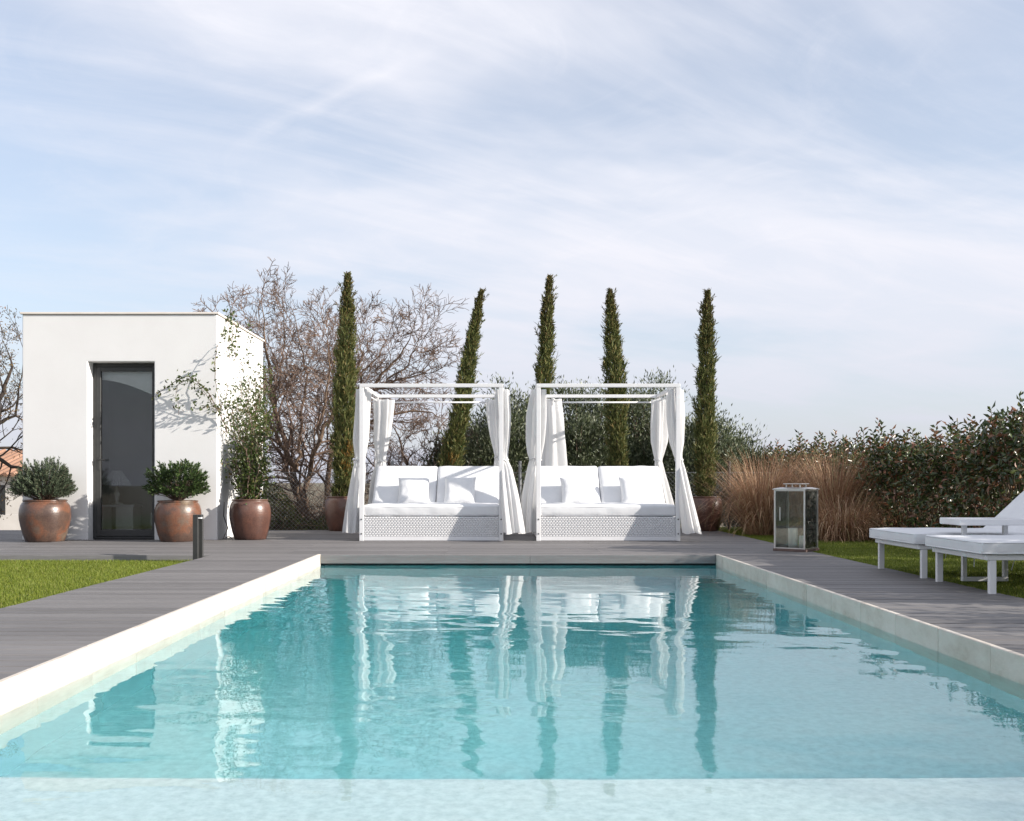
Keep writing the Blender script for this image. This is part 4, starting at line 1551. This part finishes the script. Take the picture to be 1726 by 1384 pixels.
# ------------------------------------------------------------------ cypresses
def cypress(path, rad, D, seed, label, dry=None, browntip=0.25):
    """path: (px,py) from the top down, rad in px at each; column of upswept sprays"""
    pts = [P(a, b, D) for a, b in path]
    rr = [r / F * D * 0.64 for r in rad]
    base = Vector((pts[-1].x, D, 0.50))
    t = empty('cypress_tree', base)
    tag(t, label, 'cypress tree', 'columnar cypresses in pots')
    rng = np.random.default_rng(seed)
    zs = np.array([p.z for p in pts])[::-1]
    xs = np.array([p.x for p in pts])[::-1]
    rs = np.array(rr)[::-1]
    z0, z1 = base.z, pts[0].z
    H = z1 - z0
    n = int(3300 * H / 3.8)
    u = rng.random(n)
    z = z0 + 0.02 + u * (H - 0.06)
    R_ = np.interp(z, zs, rs)
    # bushy lobes: the outline swells and pinches in clumps
    a = rng.uniform(0, 2 * math.pi, n)
    lob = np.array([mnoise.noise(Vector((math.cos(x) * 1.3 + seed, math.sin(x) * 1.3, y * 4.2))) for x, y in zip(a, z)])
    q = R_ * (1 + 0.85 * lob) * np.sqrt(rng.uniform(0.12, 1.0, n))
    cx = np.interp(z, zs, xs)
    pos = np.stack([cx + q * np.cos(a), D + q * np.sin(a), z], 1)
    ax = np.gradient(xs, zs)
    lean = np.interp(z, zs, ax)
    d = np.stack([np.cos(a) * 0.30 + lean, np.sin(a) * 0.30, np.ones(n)], 1) + rng.normal(size=(n, 3)) * 0.17
    d = norm(d)
    L = rng.uniform(0.09, 0.19, n) * np.clip(0.45 + R_ / 0.25, 0.5, 1.0)
    stray = rng.random(n) < 0.07
    L = np.where(stray, L * 1.35, L)
    pos[stray] += (d[stray] * np.array([1, 1, 0])) * 0.10
    # each spray: a spine with leaflets
    V, T, MI = [], [], []
    K = 7
    P0, D0, LL, WW = [], [], [], []
    for k in range(K):
        s = k / K
        jit = norm(d + rng.normal(size=(n, 3)) * (0.38 if k else 0.05))
        P0.append(pos + d * (L * s * 0.8)[:, None])
        D0.append(jit)
        LL.append(L * (0.55 if k else 0.9) * rng.uniform(0.7, 1.2, n))
        WW.append(np.full(n, 0.0135) * rng.uniform(0.7, 1.4, n))
    P0, D0, LL, WW = [np.concatenate(v) for v in (P0, D0, LL, WW)]
    rel = (P0[:, 2] - z0) / H
    o = np.array(base)
    grp = np.zeros(len(P0), int)
    pb = np.clip((rel - (1 - browntip)) / browntip, 0, 1)
    grp[rng.random(len(P0)) < pb * 0.75] = 1
    if dry is not None:
        for (dpx, dpy, drad) in dry:
            c = P(dpx, dpy, D - 0.22)
            dist = np.linalg.norm(P0 - np.array(c), axis=1)
            grp[(dist < drad * rng.uniform(0.5, 1.2, len(P0)))] = 2
    for gi, (nm, mt) in enumerate((('foliage', 'cypress'), ('browned_tip', 'cypress_brown'), ('dry_patch', 'cypress_dry'))):
        k = grp == gi
        if k.sum() == 0:
            continue
        v, f = leaves(P0[k] - o, D0[k], LL[k], WW[k], rng, 0.2)
        np_mesh(nm, v, f, mt, t)
    tp = [Vector((x, D, zz_)) - base for x, zz_ in zip(xs, zs)]
    tp = [Vector((0, 0, 0))] + [p for p in tp if p.z > 0.05]
    MB().tube(tp, [0.035 * (1 - 0.85 * i / (len(tp) - 1)) for i in range(len(tp))], 8).build('trunk', 'bark', t)
    return t


CD = 17.0
cypress([(587, 461), (586, 490), (584, 560), (582, 650), (580, 750), (577, 838)], [1, 8, 17, 21, 23, 18], CD, 1, 'tallest cypress, left of the daybeds with an orange dry patch', [(593, 762, 0.20), (590, 790, 0.16)], 0.30)
cypress([(811, 490), (806, 520), (798, 560), (786, 630), (772, 720), (760, 780), (752, 842)], [1, 6, 11, 16, 21, 22, 17], CD, 2, 'cypress leaning to the right behind the left daybed', [(759, 775, 0.12)], 0.20)
cypress([(926, 466), (924, 500), (921, 560), (917, 640), (912, 740), (908, 842)], [1, 7, 14, 17, 19, 15], CD, 3, 'cypress rising behind the left front post of the right daybed', None, 0.35)
cypress([(1028, 489), (1029, 520), (1033, 570), (1037, 640), (1041, 740), (1045, 842)], [1, 7, 16, 19, 21, 16], CD, 4, 'cypress framed in the middle of the right daybed canopy', None, 0.25)
cypress([(1193, 491), (1192, 520), (1191, 570), (1190, 650), (1188, 740), (1187, 838)], [1, 7, 14, 18, 21, 18], CD, 5, 'cypress standing free to the right of both daybeds', None, 0.32)


# ------------------------------------------------------------------ bare trees
def grow(mb, p, d, length, r, level, rng, up=0.12, wig=0.22, tips=None, kmax=3, kids=(6, 6, 4), lenf=0.55):
    """one branch as a wandering tapered tube; recursive side shoots"""
    n = max(3, int(length / (0.16 if level < 2 else 0.11)))
    pts, dirs = [Vector(p)], [Vector(d).normalized()]
    st = length / n
    for i in range(n):
        dd = dirs[-1] + Vector(rng.normal(size=3)) * wig + Vector((0, 0, up))
        dd.normalize()
        dirs.append(dd)
        pts.append(pts[-1] + dd * st)
    r1 = max(r * 0.35, 0.0042)
    mb.tube(pts, [r + (r1 - r) * i / n for i in range(n + 1)], 6 if level == 0 else (4 if level == 1 else 3), False)
    if tips is not None and level >= kmax - 1:
        tips.extend(pts[1:])
    if level >= kmax:
        return
    m = kids[min(level, len(kids) - 1)]
    for k in range(m):
        s = 0.25 + 0.75 * (k + rng.random()) / m
        i = min(int(s * n), n - 1)
        dd = dirs[i + 1]
        ax = Vector(rng.normal(size=3))
        ax = (ax - dd * ax.dot(dd)).normalized()
        ang = rng.uniform(0.45, 1.0)
        nd = dd * math.cos(ang) + ax * math.sin(ang)
        f = i / n
        rr = (r + (r1 - r) * f) * 0.6
        grow(mb, pts[i + 1], nd, length * lenf * rng.uniform(0.6, 1.15) * (1 - 0.35 * s), max(rr, 0.0048), level + 1, rng, up, wig, tips, kmax, kids, lenf)


def bare_tree(name, stems, D, seed, label, kmax=3, kids=(5, 5, 4), blen=1.15, group=None, mt='twig', up=0.06, leaf=None, spacing=0.30, lenf=0.58):
    base = P(stems[0][0][0], stems[0][0][1], D)
    base.z = -0.17
    t = empty(name, base)
    tag(t, label, 'tree', group)
    rng = np.random.default_rng(seed)
    trunk, br = MB(), MB()
    tips = []
    for stem in stems:
        pts = []
        for q in stem:
            dd = D + (q[3] if len(q) > 3 else 0)
            p = P(q[0], q[1], dd) - base
            pts.append(p)
        rad = [q[2] * 0.72 for q in stem]
        fine, fr = [], []
        for a, b, ra, rb in zip(pts[:-1], pts[1:], rad[:-1], rad[1:]):
            m = max(2, int((b - a).length / 0.15))
            for i in range(m):
                fine.append(a.lerp(b, i / m) + Vector(rng.normal(size=3)) * 0.02)
                fr.append(ra + (rb - ra) * i / m)
        fine.append(pts[-1])
        fr.append(rad[-1])
        trunk.tube(fine, fr, 7, False)
        acc = 0
        for i in range(1, len(fine)):
            acc += (fine[i] - fine[i - 1]).length
            if fine[i].z > 0.45 and acc > spacing * (0.6 + 0.8 * rng.random()):
                acc = 0
                ax = (fine[i] - fine[i - 1]).normalized()
                o = Vector(rng.normal(size=3))
                o.y *= 0.7
                o.z *= 0.7
                o = (o - ax * o.dot(ax)).normalized()
                ang = rng.uniform(0.6, 1.2)
                dd = ax * math.cos(ang) + o * math.sin(ang)
                frac = i / len(fine)
                grow(br, fine[i], dd, blen * rng.uniform(0.6, 1.25) * (1.25 - 0.75 * frac), max(fr[i] * 0.5, 0.006), 1, rng, up, 0.2, tips, kmax, kids, lenf)
        grow(br, fine[-1], (fine[-1] - fine[-3]), blen * 0.62, fr[-1], 1, rng, up, 0.2, tips, kmax, kids, lenf)
    trunk.build('trunk', 'bark' if mt == 'twig' else mt, t, True)
    br.build('branches', mt, t)
    if leaf:
        m, cnt, size = leaf
        tp = np.array([tuple(p) for p in tips])
        idx = rng.integers(0, len(tp), cnt)
        pos = tp[idx] + rng.normal(size=(cnt, 3)) * 0.05
        v, f = leaves(pos, rng.normal(size=(cnt, 3)) + np.array([0, 0, -0.5]), rng.uniform(0.6, 1.2, cnt) * size, rng.uniform(0.5, 1, cnt) * size * 0.5, rng, 0.2)
        np_mesh('foliage', v, f, m, t)
    return t


BT = 'bare trees beyond the deck'
bare_tree('bare_tree', [
    [(512, 905, 0.11), (505, 840, 0.095), (488, 770, 0.075), (470, 715, 0.062), (458, 660, 0.050), (450, 600, 0.036), (446, 555, 0.022), (443, 525, 0.012)],
    [(514, 900, 0.09), (516, 830, 0.075, 0.2), (528, 770, 0.065, 0.3), (545, 720, 0.055, 0.4), (575, 675, 0.045, 0.5), (600, 630, 0.032, 0.6), (612, 600, 0.022, 0.6), (606, 572, 0.012, 0.6)],
    [(505, 850, 0.06), (495, 790, 0.05, -0.4), (470, 740, 0.042, -0.6), (440, 690, 0.034, -0.7), (415, 630, 0.024, -0.8), (398, 585, 0.015, -0.9), (386, 560, 0.008, -0.9)],
    [(520, 800, 0.045, -0.3), (535, 740, 0.038, -0.5), (548, 680, 0.03, -0.6), (556, 620, 0.02, -0.7), (552, 570, 0.01, -0.7)],
    [(460, 680, 0.03, 0.5), (475, 620, 0.026, 0.7), (482, 570, 0.018, 0.8), (478, 535, 0.009, 0.8)],
    [(500, 790, 0.05, 0.2), (505, 740, 0.042, 0.4), (512, 680, 0.035, 0.5), (515, 620, 0.026, 0.6), (507, 580, 0.018, 0.6), (500, 550, 0.009, 0.6)],
], 19.2, 4, 'tall bare multi-stemmed tree just right of the pool house', 3, (8, 8, 7), 1.15, BT, up=0.04, spacing=0.105, lenf=0.62)
bare_tree('bare_tree', [
    [(548, 900, 0.09), (552, 820, 0.08), (560, 750, 0.065), (590, 690, 0.055), (625, 650, 0.042), (665, 610, 0.03), (688, 580, 0.018), (694, 560, 0.009)],
    [(560, 760, 0.05), (600, 720, 0.045, -0.3), (650, 700, 0.036, -0.4), (690, 692, 0.028, -0.4), (725, 696, 0.018, -0.4), (745, 705, 0.009, -0.4)],
    [(575, 700, 0.045), (620, 660, 0.036, 0.3), (670, 640, 0.028, 0.4), (705, 632, 0.02, 0.5), (725, 622, 0.009, 0.5)],
    [(570, 720, 0.04, 0.6), (566, 660, 0.03, 0.8), (560, 610, 0.02, 0.9), (552, 570, 0.01, 0.9)],
    [(650, 640, 0.03), (680, 622, 0.024), (700, 590, 0.016), (706, 572, 0.008)],
    [(590, 690, 0.04), (610, 630, 0.032, 0.2), (638, 600, 0.022, 0.3), (650, 575, 0.010, 0.3)],
], 20.6, 9, 'wide bare tree arching behind the left daybed canopy', 3, (8, 8, 7), 1.15, BT, up=0.03, spacing=0.105, lenf=0.62)
bare_tree('bare_tree', [
    [(690, 900, 0.06), (695, 840, 0.05), (688, 790, 0.04), (676, 750, 0.028), (660, 715, 0.014)],
    [(692, 860, 0.045), (715, 800, 0.036, 0.3), (735, 750, 0.026, 0.3), (745, 715, 0.012, 0.3)],
    [(690, 870, 0.04), (660, 820, 0.032, -0.2), (625, 780, 0.022, -0.3), (600, 750, 0.01, -0.3)],
], 21.5, 12, 'low dense bare tree seen through the left daybed', 3, (8, 8, 7), 0.95, BT, up=0.03, spacing=0.10, lenf=0.62)
bare_tree('autumn_tree', [
    [(-60, 905, 0.13), (-50, 820, 0.11), (-30, 740, 0.09), (-10, 690, 0.07), (10, 650, 0.05), (20, 620, 0.03), (10, 585, 0.012)],
    [(-45, 800, 0.07), (-10, 770, 0.06, -0.3), (18, 785, 0.045, -0.4), (40, 795, 0.03, -0.5), (60, 800, 0.012, -0.5)],
    [(-30, 740, 0.06), (0, 712, 0.05, 0.2), (22, 700, 0.036, 0.3), (34, 650, 0.02, 0.3), (40, 600, 0.01, 0.3)],
], 19.5, 15, 'bare tree with a few brown leaves at the left edge behind the pool house', 3, (5, 5, 4), 1.05, None, 'dark_twig', 0.05, ('autumn', 2600, 0.055), 0.16)


# ------------------------------------------------------------------ bramble thicket and low greenery behind the deck
def thicket():
    rng = np.random.default_rng(40)
    mb = MB()
    for i in range(2000):
        px = rng.uniform(430, 900) if i > 250 else rng.uniform(430, 600)
        D = rng.uniform(18.1, 21.5)
        p = P(px, 0, D)
        p.z = -0.15
        L = rng.uniform(0.5, 1.7) * (1.5 if px < 760 and i % 3 == 0 else 1.0)
        d = Vector((rng.normal(), rng.normal() * 0.6, rng.uniform(0.4, 1.6))).normalized()
        n = 9
        pts = [p]
        for k in range(n):
            d = (d + Vector(rng.normal(size=3)) * 0.2 + Vector((0, 0, -0.11))).normalized()
            pts.append(pts[-1] + d * L / n)
        r = rng.uniform(0.003, 0.008)
        mb.tube(pts, [r * (1 - 0.6 * k / n) for k in range(n + 1)], 3, False)
    o = mb.build('bramble_thicket', 'twig')
    tag(o, 'tangle of dry brambles behind the deck and fence', 'brambles', kind='stuff')
    cnt = 15000
    D = rng.uniform(18.0, 20.5, cnt)
    px = rng.uniform(425, 620, cnt)
    x = (px - CX) / F * D
    hmax = 0.25 + 0.75 * np.clip(np.sin(px * 0.045) * 0.5 + 0.5, 0, 1) * np.where(px < 520, 1, 0.4)
    z = -0.15 + rng.random(cnt) ** 1.3 * hmax
    v, f = leaves(np.stack([x, D, z], 1), rng.normal(size=(cnt, 3)) + np.array([0, -0.3, 0.5]), rng.uniform(0.03, 0.07, cnt), rng.uniform(0.015, 0.03, cnt), rng)
    o = np_mesh('undergrowth', v, f, 'green_low')
    tag(o, 'low green undergrowth at the foot of the bare trees', 'undergrowth', kind='stuff')


thicket()


# ------------------------------------------------------------------ olive trees
def olive_mesh(seed, rx, rz, h, n=30000):
    rng = np.random.default_rng(seed)
    nc = 130
    c = rng.normal(size=(nc, 3))
    c = norm(c) * (rng.random(nc)[:, None] ** 0.45)
    c *= np.array([rx, rx * 0.85, rz])
    c *= (1 + 0.18 * np.sin(5 * np.arctan2(c[:, 1], c[:, 0]) + seed))[:, None]
    c[:, 2] += h
    i = rng.integers(0, nc, n)
    off = rng.normal(size=(n, 3)) * np.array([0.15, 0.15, 0.13])
    pos = c[i] + off
    d = norm(c - np.array([0, 0, h - rz]))[i] * 0.7 + norm(off) * 0.6 + rng.normal(size=(n, 3)) * 0.45 + np.array([0, 0, 0.25])
    v, f = leaves(pos, d, rng.uniform(0.065, 0.11, n), rng.uniform(0.017, 0.028, n), rng, 0.1)
    tw = MB()
    tr = MB()
    pts = [(0, 0, -0.02), (0.05, 0.02, h * 0.25), (-0.03, 0.05, h * 0.5), (0.04, 0, h * 0.75)]
    tr.tube(pts, [0.10, 0.08, 0.07, 0.05], 8, False)
    for k in range(nc):
        b = Vector((0.0, 0.02, h * rng.uniform(0.3, 0.75)))
        e = Vector(c[k])
        m = (b + e) / 2 + Vector((0, 0, -0.08))
        tw.tube([b, m, e], [0.022, 0.013, 0.004], 4, False)
        # upright shoots out of the crown
        if k % 3 == 0:
            tw.tube([e, e + Vector((rng.normal() * 0.06, rng.normal() * 0.06, rng.uniform(0.15, 0.35)))], [0.004, 0.002], 3, False)
    return v, f, tr, tw


def olive(px, top, wpx, D, seed, label):
    hz = HC + (CY - top) / F * D + 0.3
    rx = wpx / 2 / F * D
    t = empty('olive_tree', ((px - CX) / F * D, D, -0.25))
    tag(t, label, 'olive tree', 'olive trees behind the daybeds')
    rz = hz * 0.47
    v, f, tr, tw = olive_mesh(seed, rx, rz, hz - rz)
    np_mesh('crown', v, f, 'olive', t)
    tr.build('trunk', 'bark', t, True)
    tw.build('branches', 'twig', t)


olive(848, 668, 150, 20.4, 3, 'olive tree filling the gap between the two daybeds')
olive(975, 665, 150, 21.0, 4, 'olive tree seen through the left half of the right daybed')
olive(1085, 648, 130, 21.6, 5, 'tallest olive tree, behind the right half of the right daybed')
olive(1180, 712, 130, 20.6, 6, 'olive tree behind the free-standing cypress')
olive(1248, 745, 90, 21.2, 7, 'lowest olive tree, right of the free-standing cypress')
olive(775, 745, 100, 21.8, 8, 'low olive tree behind the right half of the left daybed')


# ------------------------------------------------------------------ photinia hedge
def photinia_mesh(seed):
    rng = np.random.default_rng(seed)
    rx, ry, h = 0.50, 0.62, 1.50
    pos, d = [], []
    st = MB()
    ns = 120
    for i in range(ns):
        x, y = rng.uniform(-1, 1, 2)
        face = rng.random() < 0.45
        if face:                                        # side shoots fill the faces down to the ground
            z = rng.uniform(0.12, 1.35)
            sx = rng.choice([-1, 1])
            root = np.array([sx * rx * rng.uniform(0.45, 0.75), y * ry, z])
            ax = np.array([sx * 0.8, rng.normal() * 0.5, rng.uniform(0.2, 0.9)])
            L = rng.uniform(0.18, 0.36)
        else:
            root = np.array([x * rx * 0.85, y * ry, rng.uniform(0.8, 1.2)])
            ax = np.array([x * 0.25 + rng.normal() * 0.1, rng.normal() * 0.14, 1.0])
            L = rng.uniform(0.28, 0.55) * (1.25 if rng.random() < 0.12 else 1)
        ax = ax / np.linalg.norm(ax)
        tip = root + ax * L
        if i % 2 == 0:
            st.tube([(root[0] * 0.2, root[1] * 0.6, 0.0), tuple(root * np.array([0.8, 0.9, 0.8])), tuple(root), tuple(tip)], [0.012, 0.008, 0.006, 0.003], 4, False)
        m = int(L / 0.026) + 5
        for k in range(m):
            s = k / (m - 1)
            ang = k * 2.4 + rng.random()
            o1 = np.cross(ax, [0.31, 0.2, 0.4])
            o1 /= np.linalg.norm(o1)
            o2 = np.cross(ax, o1)
            rd = o1 * math.cos(ang) + o2 * math.sin(ang)
            pos.append(root + ax * L * s)
            d.append(rd * 1.0 + ax * (0.15 + 0.75 * s ** 3))
    # inner filling
    n2 = 950
    p2 = rng.uniform(-1, 1, (n2, 3)) * np.array([rx * 0.95, ry, 0.66]) + np.array([0, 0, 0.72])
    pos = np.concatenate([np.array(pos), p2])
    d = np.concatenate([np.array(d), rng.normal(size=(n2, 3)) + np.array([0, 0, 0.3])])
    n = len(pos)
    v, f = leaves(pos, d, rng.uniform(0.06, 0.115, n), rng.uniform(0.030, 0.048, n), rng, 0.2, 0.22)
    return v, f, st


protos = []
for k in range(3):
    v, f, st = photinia_mesh(60 + k)
    t = empty('photinia_shrub', (0, 0, 0))
    np_mesh('foliage', v, f, 'photinia', t)
    st.build('stems', 'bark', t)
    protos.append(t)


def copy_tree(o, parent=None):
    c = o.copy()
    col.objects.link(c)
    c.parent = parent
    for ch in o.children:
        copy_tree(ch, c)
    return c


hr = random.Random(8)
ylist = [21.6 - 0.95 * i for i in range(12)] + [9.75 - 1.6 * i for i in range(6)]
near_names = {}
for i, y in enumerate(ylist):
    src = protos[i % 3]
    t = src if i < 3 else copy_tree(src)
    x = 6.0 + hr.uniform(-0.08, 0.08)
    t.location = (x, y, -0.10)
    t.rotation_euler = (0, 0, (0 if hr.random() < 0.5 else math.pi) + hr.uniform(-0.2, 0.2))
    s = hr.uniform(0.93, 1.06)
    dip = 0.82 if 15.5 < y < 17.2 else (0.98 if y > 19 else (1.13 if 10.8 < y < 11.6 else 1.0))
    t.scale = (s, s * 1.02, s * hr.uniform(0.93, 1.09) * dip)
    ordn = ['farthest', 'second farthest', 'third farthest', 'fourth farthest', 'fifth farthest', 'sixth farthest', 'seventh farthest', 'eighth farthest', 'ninth farthest', 'tenth farthest',
            'eleventh farthest', 'twelfth farthest', 'thirteenth farthest', 'fourteenth farthest', 'fifteenth farthest', 'sixteenth farthest', 'second nearest', 'nearest'][i]
    tag(t, 'dark green and reddish hedge shrub, ' + ordn + ' in the row behind the loungers', 'shrub', 'hedge shrubs along the right lawn')


# ------------------------------------------------------------------ ornamental grasses
def grass_clump(px, py, D, h, spread, n, seed, label, up=1.0):
    b = P(px, py, D)
    t = empty('ornamental_grass', (b.x, D, -0.05))
    tag(t, label, 'grass clump', 'dry ornamental grasses by the hedge')
    rng = np.random.default_rng(seed)
    V, T = [], []
    seg = 7
    vo = 0
    for i in range(n):
        a = rng.uniform(0, 2 * math.pi)
        r0 = 0.22 * spread * math.sqrt(rng.random())
        p = np.array([r0 * math.cos(a), r0 * math.sin(a), 0.0])
        a2 = a + rng.normal() * 0.5
        out = np.array([math.cos(a2), math.sin(a2), 0])
        L = h * rng.uniform(0.65, 1.25)
        tilt = abs(rng.normal()) * 0.42 * spread + 0.06
        bend = rng.uniform(0.5, 3.2) * (0.55 if rng.random() < up * 0.6 else 1.5)
        side = np.array([-out[1], out[0], 0])
        w = rng.uniform(0.003, 0.0065)
        q = p.copy()
        th = tilt
        pts = [q.copy()]
        for k in range(seg):
            q = q + (out * math.sin(th) + np.array([0, 0, math.cos(th)])) * L / seg
            th += bend * (k + 1) / seg / seg * 1.6
            if q[2] < 0.01:
                q[2] = 0.01
            pts.append(q.copy())
        for k, q in enumerate(pts[:-1]):
            ww = w * (1 - 0.75 * k / seg)
            V.append(q - side * ww)
            V.append(q + side * ww)
        V.append(pts[-1])
        m = 2 * seg
        for k in range(seg - 1):
            c = vo + 2 * k
            T.append((c, c + 1, c + 3))
            T.append((c, c + 3, c + 2))
        c = vo + 2 * (seg - 1)
        T.append((c, c + 1, vo + m))
        vo += m + 1
    np_mesh('blades', np.array(V), np.array(T), 'drygrass', t)


grass_clump(1286, 900, 16.0, 1.32, 1.05, 2100, 70, 'tall dry grass clump left of the lantern')
grass_clump(1405, 900, 15.6, 1.34, 0.85, 1900, 71, 'tall upright dry grass clump right of the lantern')
grass_clump(1418, 905, 14.6, 0.80, 1.5, 1900, 72, 'drooping low dry grass clump in front of the tall one', 0.2)
grass_clump(1492, 900, 14.9, 0.72, 1.2, 700, 73, 'small grey dry grass clump nearest the loungers', 0.3)
grass_clump(1335, 900, 17.2, 1.30, 0.9, 900, 74, 'thin tall dry grass clump behind the lantern')


# ------------------------------------------------------------------ far house at the left edge
def far_house():
    x0, x1, y0, y1, zg = -28.0, -19.4, 42.0, 50.0, -1.5
    h = empty('far_house', (x0, y0, zg))
    tag(h, 'distant cream house with an orange tiled roof at the left edge', 'building')
    w, d = x1 - x0, y1 - y0
    ze, zr = 2.6, 3.75
    mb = MB()
    mb.box(0, w, 0, d, 0, ze)
    mb.build('wall', 'house_wall', h)
    r = MB()
    r.add([(-0.4, -0.4, ze + 0.01), (w + 0.4, -0.4, ze + 0.01), (w + 0.4, d + 0.4, ze + 0.01), (-0.4, d + 0.4, ze + 0.01), (-0.4, d / 2, zr), (w + 0.4, d / 2, zr)],
          [(0, 1, 5, 4), (2, 3, 4, 5), (0, 4, 3), (1, 2, 5), (3, 2, 1, 0)])
    ro = r.build('roof', 'roof_tile', h)
    for k in range(30):
        x = -0.4 + (w + 0.8) * (k + 0.5) / 30
        MB().tube([(x, -0.42, ze + 0.03), (x, d / 2, zr + 0.02)], 0.09, 6).build('tile_row', 'roof_tile', ro)
    for k in range(3):
        x = 1.0 + k * 2.7
        wi = MB().box(x, x + 1.0, -0.03, 0.02, 0.9, 2.2).build('window', 'dark_metal', h)
    g = MB().box(x0 - 12, x1 + 14, 36.0, 36.25, -1.5, -0.35).build('garden_wall', 'house_wall')
    tag(g, 'low pale garden wall in front of the distant house', 'wall')


far_house()
